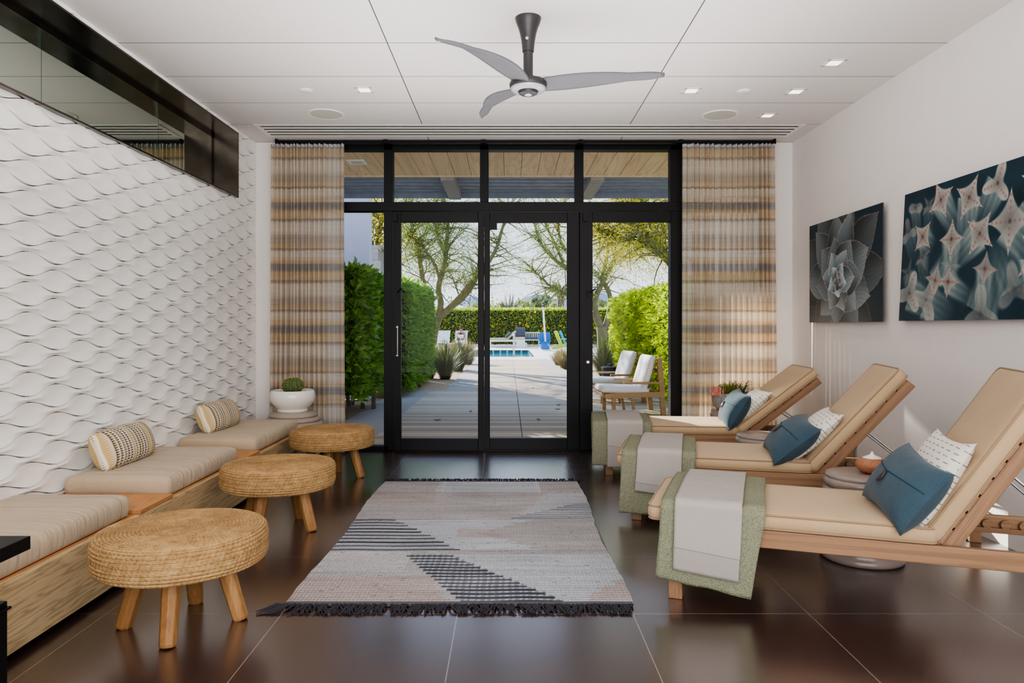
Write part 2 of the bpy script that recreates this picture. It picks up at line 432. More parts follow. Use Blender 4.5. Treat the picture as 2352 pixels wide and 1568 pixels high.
MB().lathe([(.135,0),(.135,-.005),(.06,-.0055),(.001,-.0055)],48).build('grille',M['speaker'],s)
dup(s,at_c(1654,264),0,'round ceiling speaker above the right curtain')
s=MB().lathe([(.052,0),(.052,-.008),(.045,-.012),(.001,-.012)],32).build('ceiling_sprinkler_cap',M['white_metal'],loc=at_c(703,207)+Vector((0,0,.002)),smooth=True,angle=40)
tag(s,'small round white sprinkler cap in the ceiling left of the fan','sprinkler cap','round sprinkler caps')
dup(s,at_c(1709,209)+Vector((0,0,.002)),0,'small round white sprinkler cap between two downlights on the right')
# slot diffuser
M['slot']=plain('slot_shadow',(46,42,40),.9)
vx0,vx1,vy0,vy1=-2.28,2.66,6.47,6.84
vent=empty('slot_air_vent',(0,6.65,ZC),0,'long white slotted air vent across the ceiling by the window','air vent')
MB().box(vx0,vx1,vy0-6.65,vy1-6.65,-.003,-.0005).build('backing',M['slot'],vent)
n=4; pit=(vy1-vy0)/n
for i in range(n+1):
    y=vy0-6.65+i*pit
    hw=.028 if 0<i<n else .03
    MB().box(vx0,vx1,y-hw*.85,y+hw*.85,-.006,-.003).build('slat',M['white_metal'],vent)
for x in (vx0,vx1): MB().box(x-.02,x+.02,vy0-6.65-.03,vy1-6.65+.03,-.0065,-.003).build('end_cap',M['white_metal'],vent)
# ceiling fan
M['fan']=plain('charcoal_fan',(44,42,45),.4,0,.5,var=.08)
M['fanblade']=plain('grey_fan_blade',(98,97,102),.5,0,.4,var=.06)
M['fan_grey']=plain('silver_fan_cap',(168,168,178),.35,.3,.5,var=.03)
fan=empty('ceiling_fan',(.116,4.23,ZC),0,'black three-bladed ceiling fan hanging on a flared downrod','ceiling fan')
MB().lathe([(.077,0),(.077,-.006),(.070,-.03),(.058,-.06),(.047,-.10),(.040,-.14),(.036,-.18),(.034,-.20)],36).build('canopy',M['fan'],fan,smooth=True,angle=40)
MB().lathe([(.031,-.19),(.029,-.2),(.029,-.335),(.033,-.345),(.033,-.37)],28).build('downrod',M['fan'],fan,smooth=True,angle=40)
MB().lathe([(.034,-.355),(.06,-.362),(.105,-.374),(.112,-.392),(.108,-.41),(.10,-.418)],40).build('motor_housing',M['fan'],fan,smooth=True,angle=50)
MB().lathe([(.105,-.40),(.104,-.42),(.095,-.43),(.07,-.434),(.05,-.434),(.048,-.428)],40).build('bottom_cover',M['fan_grey'],fan,smooth=True,angle=50)
MB().lathe([(.056,-.433),(.054,-.446),(.044,-.452),(.03,-.453)],32).lathe([(.062,-.4342),(.062,-.4346),(.05,-.4348)],32).build('centre_cap',M['fan'],fan,smooth=True,angle=40)
MB().lathe([(.026,-.452),(.025,-.457),(.016,-.461),(.001,-.462)],24).build('lens',M['chrome'],fan,smooth=True)
bd=MB().lathe([(.011,0),(.009,.002),(.001,.003)],5,Matrix.Translation((-.008,-.046,-.135))@Matrix.Rotation(PI/2+.2,4,'X')@Matrix.Rotation(PI/2,4,'Z')); bd.build('badge',M['fan_grey'],fan)
def blade(u,v):
    r=.085+.70*u
    w=(.055+.085*math.sin(PI*min(1,u*1.25+.12))**.8*(1-u*.35))*(1-max(0,(u-.85)/.15)**2*.85)
    sweep=.10*u*u-.02*math.sin(PI*u)
    y=(v-.5)*2*w*.62+sweep*-.9
    z=-.392+.02*math.sin(PI*u)-.016*(v-.5)*2*(1-u*.6)+.02*u
    return (r,y,z)
for k,a in enumerate((-.02,-.02+2*PI/3,-.02+4*PI/3)):
    o=MB().grid(blade,24,8).build('blade',M['fanblade'],fan,smooth=True,solid=.012,rot=(0,0,a))

# ------------------------------------------------------------------ curtains
t=NT('striped_sheer_linen')
tc=t.n('ShaderNodeTexCoord'); sp=t.n('ShaderNodeSeparateXYZ'); t.l(tc.outputs['Object'],sp.inputs[0])
nz=t.noise(t.coord((1.2,1.2,1)),2,2)
zz=t.math('ADD',sp.outputs['Z'],t.math('MULTIPLY',t.math('SUBTRACT',nz,.5),.02))
fr_=t.math('FRACT',t.math('MULTIPLY',t.math('SUBTRACT',2.882,zz),1/.6))
gl=rgb(184,174,168); be=rgb(246,240,232); br=rgb(218,208,199); ta=rgb(240,222,194); bl=rgb(180,180,187)
st=t.ramp(fr_,[(0,rgb(170,160,156)),(.018,br),(.05,be),(.2,be),(.28,br),(.36,br),(.42,ta),(.455,ta),(.465,gl),(.485,gl),(.5,be),(.6,be),(.66,ta),(.70,ta),(.725,bl),(.79,bl),(.82,rgb(190,180,172)),(.86,ta),(.97,ta),(.985,gl)])
ln=t.noise(t.coord((.6,.6,130)),1.0,2,.7)
st=t.mix(.22,st,rgb(236,226,212)); col=t.mix(t.math('MULTIPLY',t.math('GREATER_THAN',ln,.58),.3),st,rgb(120,104,96))
col=t.mix(t.math('MULTIPLY',t.noise(t.coord((300,300,20)),1,1),.25),col,rgb(250,244,232))
df=t.n('ShaderNodeBsdfDiffuse'); t.l(col,df.inputs[0]); tl=t.n('ShaderNodeBsdfTranslucent'); t.l(col,tl.inputs[0]); tp=t.n('ShaderNodeBsdfTransparent'); t.l(t.mix(.5,col,(1,1,1,1)),tp.inputs[0])
m1=t.n('ShaderNodeMixShader'); m1.inputs[0].default_value=.78; t.l(df.outputs[0],m1.inputs[1]); t.l(tl.outputs[0],m1.inputs[2])
m2=t.n('ShaderNodeMixShader'); m2.inputs[0].default_value=.06; t.l(m1.outputs[0],m2.inputs[1]); t.l(tp.outputs[0],m2.inputs[2])
M['curtain']=t.end(m2.outputs[0])
M['heading']=plain('curtain_heading_tape',(168,168,172),.9)
def curtain(x0,x1,label,folds,seed,flat):
    yb=6.99
    c=empty('curtain',((x0+x1)/2,yb,0),0,label,'curtain','striped curtains at the window wall'); w=x1-x0
    r=random.Random(seed); ph=[0]
    for i in range(folds): ph.append(ph[-1]+r.uniform(.6,1.4))
    ph=[q/ph[-1] for q in ph]; amps=[r.uniform(.03,.055) for _ in range(folds+1)]
    def ys(u):
        for i in range(folds):
            if u<=ph[i+1]+1e-9:
                f=(u-ph[i])/(ph[i+1]-ph[i]); a=amps[i]
                if flat[0]<=u<=flat[1]: a*=.35
                return a*math.sin(2*PI*f), .016*math.sin(4*PI*f)*(0 if flat[0]<=u<=flat[1] else 1)
        return 0,0
    def fn(u,v):
        z=.02+2.975*v; s,dx=ys(u); k=.75+.5*(1-v)
        sway=.012*math.sin(3*v+seed)*math.sin(6*u+seed)
        return ((u-.5)*w*(1+.03*(1-v))+dx*k+sway*.5, s*k+sway, z)
    MB().grid(fn,folds*12,30).build('drape',M['curtain'],c,smooth=True)
    def hd(u,v):
        x,y,z=fn(u,1); return (x,y,2.995+.028*v)
    MB().grid(hd,folds*12,1).build('heading',M['heading'],c,smooth=True)
    return c
curtain(-2.32,-1.605,'striped sheer curtain gathered at the left of the window, behind the cactus',17,3,(.76,.95))
curtain(1.70,2.60,'striped sheer curtain gathered at the right of the window, glowing with sun',18,8,(0,.09))
cr=MB().box(-2.27,2.60,6.965,6.998,3.028,3.056).box(-2.27,-2.25,6.95,7.01,3.02,ZC).box(2.58,2.60,6.95,7.01,3.02,ZC)
for x in (SX(891),SX(1112),SX(1331),SX(1556)): cr.box(x-.02,x+.02,6.96,7.11,3.03,3.062)
tag(cr.build('curtain_rail',M['black'],bevel=.003),'long black curtain rail across the top of the window wall','curtain rail')
# ================================================================== BENCH SIDE
bx=-1.85; by0,by1=2.4,6.45; zr,zh=.301,.324
bench=empty('window_bench',(-2.16,4.4,0),0,'long low oak bench running along the white sculpted wall','bench')
def L_(x,y): return x+2.16,y-4.4
def bbox(m,x0,x1,y0,y1,z0,z1): return m.box(x0+2.16,x1+2.16,y0-4.4,y1-4.4,z0,z1)
bbox(MB(),bx-.03,bx,by0,6.03,.03,zr-.001).build('front_panel',M['oak'],bench,bevel=.002)
bbox(MB(),bx-.03,bx,6.03,by1,.17,zr-.001).build('front_panel',M['oak'],bench,bevel=.002)
bbox(MB(),-2.48,bx-.03,by0,by1,zr-.03,zr).build('seat_board',M['oaktop'],bench)
for a_,b_ in ((3.60,3.95),(5.015,5.325)):
    bbox(MB(),-2.48,bx,a_,b_,zr,zh).build('divider_board',M['oaktop'],bench,bevel=.003)
bbox(MB(),-2.48,bx-.03,by1-.03,by1,.17,zr-.03).build('end_panel',M['oak'],bench)
bbox(MB(),-2.48,bx-.03,6.0,6.03,.03,.17).build('end_panel',M['oak'],bench)
bbox(MB(),-2.46,bx-.08,by0+.05,5.98,0,.03).build('toe_kick',M['black'],bench)
M['bench_fab']=fabric('beige_bench_linen2',(180,162,138),.08,wr=(1.2,17,2),wrs=.9,wd=.03)
cl=['beige linen bench cushion nearest the viewer, without a bolster','middle beige linen bench cushion, under the nearer patterned bolster','farthest beige linen bench cushion, beside the white cactus pot']
for (a_,b_),lb in zip(((2.36,3.587),(3.963,4.998),(5.338,6.43)),cl):
    Ly=b_-a_; W=.588
    rings=[(W/2-.02,Ly/2-.02,.03,0),(W/2-.004,Ly/2-.004,.035,.008),(W/2,Ly/2,.04,.03),(W/2+.003,Ly/2+.003,.04,.055),(W/2,Ly/2,.04,.085),(W/2-.008,Ly/2-.008,.04,.10),(W/2-.025,Ly/2-.025,.045,.109),(W/2*.8,Ly/2*.88,.05,.117),(W/2*.5,Ly/2*.6,.06,.122),(W/2*.2,Ly/2*.3,.05,.124)]
    c=MB().loft(rings,k=6).build('bench_cushion',M['bench_fab'],smooth=True,angle=60,loc=(-2.474+W/2,(a_+b_)/2,zr))
    tag(c,lb,'cushion','beige cushions on the oak bench')
# patterned bolsters: bands of triangles run across the length
t=NT('patterned_bolster')
tc=t.n('ShaderNodeTexCoord'); sp=t.n('ShaderNodeSeparateXYZ'); t.l(tc.outputs['Object'],sp.inputs[0]); X=sp.outputs['Y']; an=t.math('MULTIPLY',sp.outputs['Z'],14.0)
s_=t.math('MULTIPLY',X,30.0); fi=t.math('FRACT',t.math('ADD',s_,50.0)); ix=t.math('FLOOR',t.math('ADD',s_,50.0))
tri=t.math('PINGPONG',t.math('MULTIPLY',an,5.2),.5)
tri=t.math('MULTIPLY',tri,2.0)
hit=t.math('LESS_THAN',fi,t.math('MULTIPLY',tri,.8))
wn=t.n('ShaderNodeTexWhiteNoise',noise_dimensions='1D'); t.l(ix,wn.inputs['W'])
dark=t.ramp(wn.outputs['Value'],[(0,rgb(96,88,84)),(.35,rgb(132,122,114)),(.55,rgb(186,162,112)),(.8,rgb(88,80,78))],'CONSTANT')
lite=t.ramp(wn.outputs['Value'],[(0,rgb(226,214,196)),(.4,rgb(205,190,172)),(.7,rgb(214,198,160))],'CONSTANT')
edge=t.math('GREATER_THAN',fi,.90)
col=t.mix(hit,lite,dark); col=t.mix(edge,col,rgb(196,170,112))
M['bolster']=t.end(t.pbsdf(col,.95,0,.1,t.bump(t.noise(t.coord(),300,2),.3,.003)))
def bolster(sg):
    def fn(u,v):
        a=2*u-1; b=2*v-1
        e=max(0,1-abs(a)**5)**.45*max(0,1-abs(b)**2.4)**.5
        return (sg*.092*e, a*.285*(1-.03*(1-b*b)), b*.118*(1-.06*abs(a)**4+.05*(1-a*a)))
    return fn
for y,lb,rz in ((4.36,'triangle-patterned bolster on the middle bench cushion, nearer the viewer',.02),(5.79,'triangle-patterned bolster on the farthest bench cushion, near the cactus pot',-.03)):
    b=MB().grid(bolster(1),30,22).grid(lambda u,v:bolster(-1)(1-u,v),30,22).build('bolster_pillow',M['bolster'],smooth=True,loc=(-2.345,y,zr+.121+.102),rot=(0,-.38,rz))
    tag(b,lb,'pillow','patterned bolsters on the bench')
# woven stools -----------------------------------------------------
t=NT('woven_seagrass')
tc=t.n('ShaderNodeTexCoord'); sp=t.n('ShaderNodeSeparateXYZ'); t.l(tc.outputs['Object'],sp.inputs[0])
an=t.math('ARCTAN2',sp.outputs['Y'],sp.outputs['X'])
rr=t.math('SQRT',t.math('ADD',t.math('POWER',sp.outputs['X'],2),t.math('POWER',sp.outputs['Y'],2)))
rowid=t.math('FLOOR',t.math('ADD',t.math('MULTIPLY',t.math('ADD',rr,t.math('MULTIPLY',sp.outputs['Z'],-1.0)),62.0),100))
sl=t.math('SINE',t.math('ADD',t.math('MULTIPLY',an,95.0),t.math('MULTIPLY',rowid,1.9)))
nz=t.noise(t.coord(),26,4,.65); n3=t.noise(t.coord(),170,2)
f=t.math('ADD',t.math('MULTIPLY',nz,.55),t.math('ADD',t.math('MULTIPLY',sl,.03),t.math('MULTIPLY',n3,.35)))
col=t.ramp(f,[(.25,rgb(124,94,60)),(.42,rgb(172,138,94)),(.6,rgb(198,165,118)),(.8,rgb(220,194,152))])
coil=t.math('SINE',t.math('MULTIPLY',t.math('SUBTRACT',rr,sp.outputs['Z']),405.0))
col=t.mix(t.math('MULTIPLY',t.math('MAXIMUM',coil,0.0),.42),col,rgb(120,88,56))  # shade in the troughs between coils, put into the colour
M['weave']=t.end(t.pbsdf(col,.85,0,.2,t.bump(t.math('ADD',t.math('MULTIPLY',sl,.35),t.math('MULTIPLY',n3,2.2)),.6,.005)))
prof=[]
R_=.34
N=230
for i in range(N+1):
    q=i/N
    # arc-length style path: underside, side, top
    if q<.12:
        f_=q/.12; r=.20+.10*f_; z=.262-.004*math.sin(PI*f_)
    elif q<.55:
        f_=(q-.12)/.43; a=-PI/2+PI*f_; sg=lambda w:(1 if w>0 else -1)*abs(w)**.62
        r=.30+.04*abs(math.cos(a))**.62; z=.333+.071*sg(math.sin(a))
    else:
        f_=(q-.55)/.45; r=.30*(1-f_)+.001; z=.404+.006*math.sin(PI/2*f_)
    prof.append([r,z])
s=0
for i in range(len(prof)):
    if i: s+=math.hypot(prof[i][0]-prof[i-1][0],prof[i][1]-prof[i-1][1])
    prof[i].append(s)
P2=[]
for i,(r,z,s) in enumerate(prof):
    a=prof[max(0,i-1)]; b=prof[min(N,i+1)]; dx,dz=b[0]-a[0],b[1]-a[1]; l_=math.hypot(dx,dz) or 1
    nx,nz_=dz/l_,-dx/l_
    h=.006*(abs(math.sin(PI*s/.0155))-.6)*min(1,r/.03)
    P2.append((max(.0008,r+nx*h),z+nz_*h))
wobf=lambda a,i: 1+.010*math.sin(2*a+.6)+.006*math.sin(3*a+i*.05)+.004*math.sin(7*a)
stool=empty('woven_stool',(-1.37,3.01,0),0,'round woven seagrass stool on four wooden legs, nearest the viewer','stool','round woven stools')
MB().lathe(P2,110,None,wobf).build('woven_seat',M['weave'],stool,smooth=True)
for k in range(4):
    a=k*PI/2; ca,sa=math.cos(a),math.sin(a)
    MB().tube([(.232*ca,.232*sa,0),(.229*ca,.229*sa,.012),(.155*ca,.155*sa,.275)],[.030,.034,.040],8).build('leg',M['legwood'],stool,bevel=.004)
stool.rotation_euler=(0,0,math.radians(11))
dup(stool,(-1.42,4.43,0),math.radians(-17),'round woven seagrass stool on wooden legs, middle one of the row')
dup(stool,(-1.45,5.90,0),math.radians(2),'round woven seagrass stool on wooden legs, farthest, beside the glass door')
# black metal table at the left edge
bt=empty('black_side_table',(-1.75,1.9,0),0,'black metal side table with an overhanging top at the left edge','table')
MB().box(-.45,.315,-.4,.25,.58,.62).build('tabletop',M['black'],bt,bevel=.002)
MB().box(-.45,.245,-.4,.25,.0,.40).build('cabinet',M['black'],bt,bevel=.002)
MB().box(-.45,.255,-.4,.255,.40,.408).box(-.45,.245,-.4,.25,.408,.425).build('lid',M['black'],bt,bevel=.002)
MB().box(-.45,-.40,-.4,.25,.425,.58).build('upright',M['black'],bt)
MB().box(.245,.249,.10,.11,.02,.40).build('groove',M['steel'],bt)
# left plant stand + cactus
def stand(name,prof,mat,loc,label,wob=None):
    s=MB().lathe(prof,48).build(name,mat,loc=loc,smooth=True,angle=50)
    return s
ps=[(.20,0),(.262,.004)]
def ridges(z0,z1,n,r0,r1,d=.014):
    o=[]
    for i in range(n):
        for q in range(7):
            f=(i+q/7)/n; o.append((r0+(r1-r0)*f+d*math.sin(PI*q/7)**.7-d*.3, z0+(z1-z0)*f))
    return o
pl=[(.18,0)]+ridges(.006,.19,4,.245,.205)+ridges(.19,.33,2,.215,.26,.02)+ridges(.33,.455,3,.265,.19,.02)+[(.19,.457),(.18,.463),(.001,.463)]
s=stand('plant_stand',pl,M['ceramic2'],(-1.99,6.62,0),'')
tag(s,'sand-coloured ridged ceramic stand under the white cactus pot','stand')
pot=empty('potted_cactus',(-1.99,6.60,.463),0,'barrel cactus in a white glazed bowl on the ridged stand','potted plant')
MB().lathe([(.10,0),(.135,.002),(.14,.014),(.13,.022),(.16,.05),(.195,.09),(.205,.13),(.202,.165),(.192,.19),(.183,.196),(.176,.19),(.18,.16)],48).build('pot',M['porcelain'],pot,smooth=True,angle=60)
M['soil']=plain('dark_soil',(62,50,40),.95,var=.4,vs=60,bump=.8,bs=120,bd=.01)
MB().lathe([(.179,.165),(.1,.172),(.001,.174)],32).build('soil',M['soil'],pot)
M['cactus']=plain('cactus_green',(74,92,52),.6,var=.25,vs=20,bump=.2)
def cact(u,v):
    a=2*PI*u; t_=PI*(.06+.94*v); rb=.098*math.sin(t_)**.8 if v<1 else 0
    rid=1-.14*abs(math.sin(6.5*a))**.8
    return (rb*rid*math.cos(a), rb*rid*math.sin(a), .255-.082*math.cos(PI-t_)*-1*-1 if False else .235+.075*math.cos(t_)-(.02 if False else 0))
MB().grid(cact,104,16).build('cactus_body',M['cactus'],pot,smooth=True)
M['spine']=plain('cactus_spine',(190,164,110),.7)
sp_=MB(); r=random.Random(3)
for k in range(13):
    a=2*PI*(k/13)+PI/13*0
    a=PI*k/6.5
    for q in range(6):
        t_=PI*(.12+.1*q); rb=.098*math.sin(t_)**.8; p=Vector((rb*math.cos(a),rb*math.sin(a),.235+.075*math.cos(t_)))
        nrm=Vector((math.cos(a)*math.sin(t_),math.sin(a)*math.sin(t_),math.cos(t_)))
        for _ in range(5):
            d=(nrm+Vector((r.uniform(-.9,.9),r.uniform(-.9,.9),r.uniform(-.7,.9)))).normalized()*r.uniform(.012,.024)
            sp_.tube([p,p+d],[.0013,.0003],3)
for _ in range(120):
    a=r.uniform(0,6.28); q=r.uniform(0,.03); p=Vector((q*math.cos(a),q*math.sin(a),.305)); sp_.tube([p,p+Vector((r.uniform(-.01,.01),r.uniform(-.01,.01),r.uniform(.004,.016)))],[.0016,.0004],3)
sp_.build('spines',M['spine'],pot)
# ================================================================== RUG
rx0,rx1,ry0,ry1=-.99,.55,3.215,5.715
NXr,NYr=230,270
def rugcol(fx,fy,r):
    # fx 0..1 left to right, fy in metres depth
    base=np.array([196,188,184.]); gx=fx
    nz=r.normal(0,1)
    beige=np.array([182,164,150.]); pink=np.array([194,166,150.]); grey=np.array([188,186,186.]); dark=np.array([74,76,86.]); lite=np.array([206,200,198.])
    return base
yy=np.linspace(ry0,ry1,NYr+1); xx=np.linspace(0,1,NXr+1)
GX,GY=np.meshgrid(xx,yy)
rn=np.random.default_rng(5)
def smooth_noise(ny,nx,sy,sx):
    a=rn.normal(0,1,(ny//sy+3,nx//sx+3)); yi=np.linspace(0,a.shape[0]-1.001,ny); xi=np.linspace(0,a.shape[1]-1.001,nx)
    y0=yi.astype(int); x0=xi.astype(int); fy=(yi-y0)[:,None]; fx=(xi-x0)[None,:]
    return (a[y0][:,x0]*(1-fy)*(1-fx)+a[y0+1][:,x0]*fy*(1-fx)+a[y0][:,x0+1]*(1-fy)*fx+a[y0+1][:,x0+1]*fy*fx)
C=np.zeros(GX.shape+(3,)); lite=np.array([203,197,196.]); C[:]=lite
row=np.floor((GY-ry0)/.0225).astype(int)            # yarn rows
step=np.floor((GY-ry0)/.045).astype(int)
jig=rn.uniform(-.02,.02,400)[row]
beige=np.array([178,166,157.]); pink=np.array([190,162,147.]); dark=np.array([66,68,78.]); cool=np.array([190,191,195.])
def put(mask,c,a=1.0):
    C[mask]=C[mask]*(1-a)+np.array(c)*a
stepY=ry0+step*.045
# band boundaries in depth
b1,b2,b3,b4=3.95,4.59,5.33,5.62
band4=GY<b1; band3=(GY>=b1)&(GY<b2); band2=(GY>=b2)&(GY<b3); band1=GY>=b3
put(band1&(GX>.33)&(GX<.78),cool); put(band1&(GX<=.30+jig),beige,.8); put(band1&(GX>=.80),beige,.8)
put(band2,beige,.75); put(band2&(GX<.30+jig)&(GY>5.0),pink,.5)
put(band2&(GX>.62-.2*(GY-b2)/.74*-1+jig-.2*(5.33-GY)*-.3),cool,.7)
d2=band2&(GX>1.02-.62*(5.0-stepY)/.41*1.0)&(stepY<5.0)&(row%2==0); 
d2=band2&(GX>.94-.30*(5.0-stepY)/.41)&(stepY<5.0)&(row%2==0); put(d2,(110,116,126),.75)
put(band3,cool); put(band3&(GX>.52+.22*np.abs(stepY-4.27)/.3+jig),beige,.8); put(band3&(GX>.44)&(GX<.62+jig)&(stepY>4.18)&(stepY<4.36),pink,.55)
sA=band3&(GX<.46-.30*(stepY-b1)/(b2-b1)); put(sA,(196,194,196),1); put(sA&(row%3==0),dark,.95); put(sA&(row%3==1),dark,.25)
put(band4,cool); ramp4=(stepY-ry0)/(b1-ry0)
put(band4&(GX<.52-.16*ramp4+jig),beige,.55); put(band4&(GX<.46-.1*ramp4+jig)&(GY<3.55),pink,.75); put(band4&(GX<.30)&(GY>3.62),(200,193,186),.8)
put(band4&(GX>.86+.22*ramp4*1.6+jig),pink,.7)
put((GY>b1-.06)&(GY<b1)&(GX>.40),beige,.7)
sB=band4&(GX<.80-.41*ramp4)&(GX>.50-.25*ramp4)&(stepY<b1-.08)
put(sB,(186,187,192),1); put(sB&(row%2==0),dark,.92)
col_n=np.floor(GX*100).astype(int)
put(sB&(row%2==1)&(col_n%2==0),dark,.35)
for bb in (b1,b2,b3): put(np.abs(GY-bb)<.007,(150,140,134),.6)
tone=smooth_noise(*GX.shape,3,40)*6+smooth_noise(*GX.shape,30,50)*5+rn.normal(0,5,GX.shape)
C+=tone[...,None]
sl_=rn.uniform(0,1,GX.shape)<.0022; 
for dx in (0,1,2): C[np.roll(sl_,dx,1)]=C[np.roll(sl_,dx,1)]*.5+np.array([90,78,70])*.5
C=np.clip((C-C.mean(-1,keepdims=True))*.62+C.mean(-1,keepdims=True)*.93*np.array([.965,.985,1.02]),0,255)
lut=np.array([lin(i) for i in range(256)])
def tint_mesh(me,C):
    at_=me.color_attributes.new('tint','FLOAT_COLOR','POINT'); flat=lut[np.clip(C,0,255).astype(int)].reshape(-1,3)
    at_.data.foreach_set('color',np.concatenate([flat,np.ones((len(flat),1))],1).ravel().astype(np.float32))
t=NT('rag_weave'); a_=t.n('ShaderNodeAttribute',attribute_name='tint'); v=t.coord()
w1_=t.n('ShaderNodeTexWave',wave_type='BANDS',bands_direction='Y'); t.l(v,w1_.inputs['Vector']); w1_.inputs['Scale'].default_value=1/.0225*.157*2; w1_.inputs['Distortion'].default_value=.6
w2_=t.n('ShaderNodeTexWave',wave_type='BANDS',bands_direction='X'); t.l(v,w2_.inputs['Vector']); w2_.inputs['Scale'].default_value=1/.018*.157*2; w2_.inputs['Distortion'].default_value=1.2
hh_=t.math('ADD',t.math('MULTIPLY',w1_.outputs['Fac'],1.0),t.math('MULTIPLY',w2_.outputs['Fac'],.7)); hh_=t.math('ADD',hh_,t.math('MULTIPLY',t.noise(v,120,3),.6))
M['rug']=t.end(t.pbsdf(t.mix(1.0,a_.outputs['Color'],t.ramp(hh_,[(.2,(.72,.72,.72,1)),(.7,(1.04,1.04,1.04,1))]),'MULTIPLY'),1.0,0,.05,t.bump(hh_,.8,.006)))
rug=empty('woven_rug',(0,0,0),0,'flatwoven grey and beige rag rug with dark stepped bands and fringe','rug')
rug.location=((rx0+rx1)/2,(ry0+ry1)/2,0)
g=MB(); en=noise1(4)
def rg_(u,v):
    x=(u-.5)*(rx1-rx0)+.012*math.sin(9*v+1)*(2*u-1)+.006*en(0,30*v); y=(v-.5)*(ry1-ry0)+.004*math.sin(20*u)
    return (x,y,.009+.002*en(12*u,9*v))
g.grid(rg_,NXr,NYr)
ro=g.build('woven_field',M['rug'],rug,smooth=True); tint_mesh(ro.data,C)
MB().box(-.77,.77,-1.25,1.25,.0005,.004).build('backing',plain('rug_edge_grey',(96,94,98),1.0),rug)
M['fringe']=plain('charcoal_fringe',(44,43,50),.95,var=.2)
def band(y0,y1): return MB().box(-.775,.775,y0,y1,.002,.012)
band(-1.285,-1.245).build('hem',plain('rug_hem_grey',(84,84,90),1.0,bump=.4,bs=200),rug,bevel=.003)
band(1.243,1.262).build('hem',M['fringe'],rug)
for sgn,ylen,nn in ((-1,.10,100),(1,.075,95)):
    fm=MB(); r=random.Random(sgn+5)
    yb=-1.283 if sgn<0 else 1.26
    for i in range(nn):
        x=-.775+1.55*i/(nn-1)+r.uniform(-.006,.006)
        dirx=r.uniform(-.6,.6)
        if i<4: dirx-=.7*(sgn<0)
        for q in range(4):
            l_=ylen*r.uniform(.55,1.0); dx=(dirx+r.uniform(-.3,.3))*l_
            p0=(x+r.uniform(-.004,.004),yb,.010); p1=(x+dx*.3,yb+sgn*l_*.35,.016+r.uniform(0,.008)); p2=(x+dx,yb+sgn*l_*.95,.004+r.uniform(0,.004))
            fm.tube([p0,p1,p2],[.0045,.004,.002],4)
    fm.build('fringe',M['fringe'],rug)
# ================================================================== LOUNGERS
LW_=.66; HX=1.115; BL=.80
def rpipe(L,W,c,z,k=6):
    pts=[]
    for q,(sx,sy) in enumerate(((1,1),(-1,1),(-1,-1),(1,-1))):
        for i in range(k+1):
            a=PI/2*q+PI/2*i/k; pts.append((sx*(L-c)+c*math.cos(a), sy*(W-c)+c*math.sin(a), z))
    return pts
def pad(name,L,W,T,parent,Mx,crown=.012):
    L/=2;W/=2
    rings=[(L*.5,W*.5,.03,-T/2-.001),(L-.03,W-.03,.03,-T/2),(L-.004,W-.004,.04,-T/2+.004),(L+.004,W+.004,.045,-T/4),(L+.005,W+.005,.045,T/8),(L-.002,W-.002,.04,T/2-.006),(L-.012,W-.012,.04,T/2),(L-.05,W-.05,.05,T/2+crown*.55),(L*.75,W*.7,.08,T/2+crown*.9),(L*.4,W*.4,.08,T/2+crown),(L*.05,W*.08,.01,T/2+crown)]
    o=MB().loft(rings,Mx,6).build(name,M['canvas'],parent,smooth=True,angle=70)
    for z in (T/2-.004,-T/2+.004):
        p=[Mx@Vector(q) for q in rpipe(L-.001,W-.001,.04,z)]
        MB().tube(p,.0045,6,closed=True).build('piping',M['canvas_pipe'],o,smooth=True)
    return o
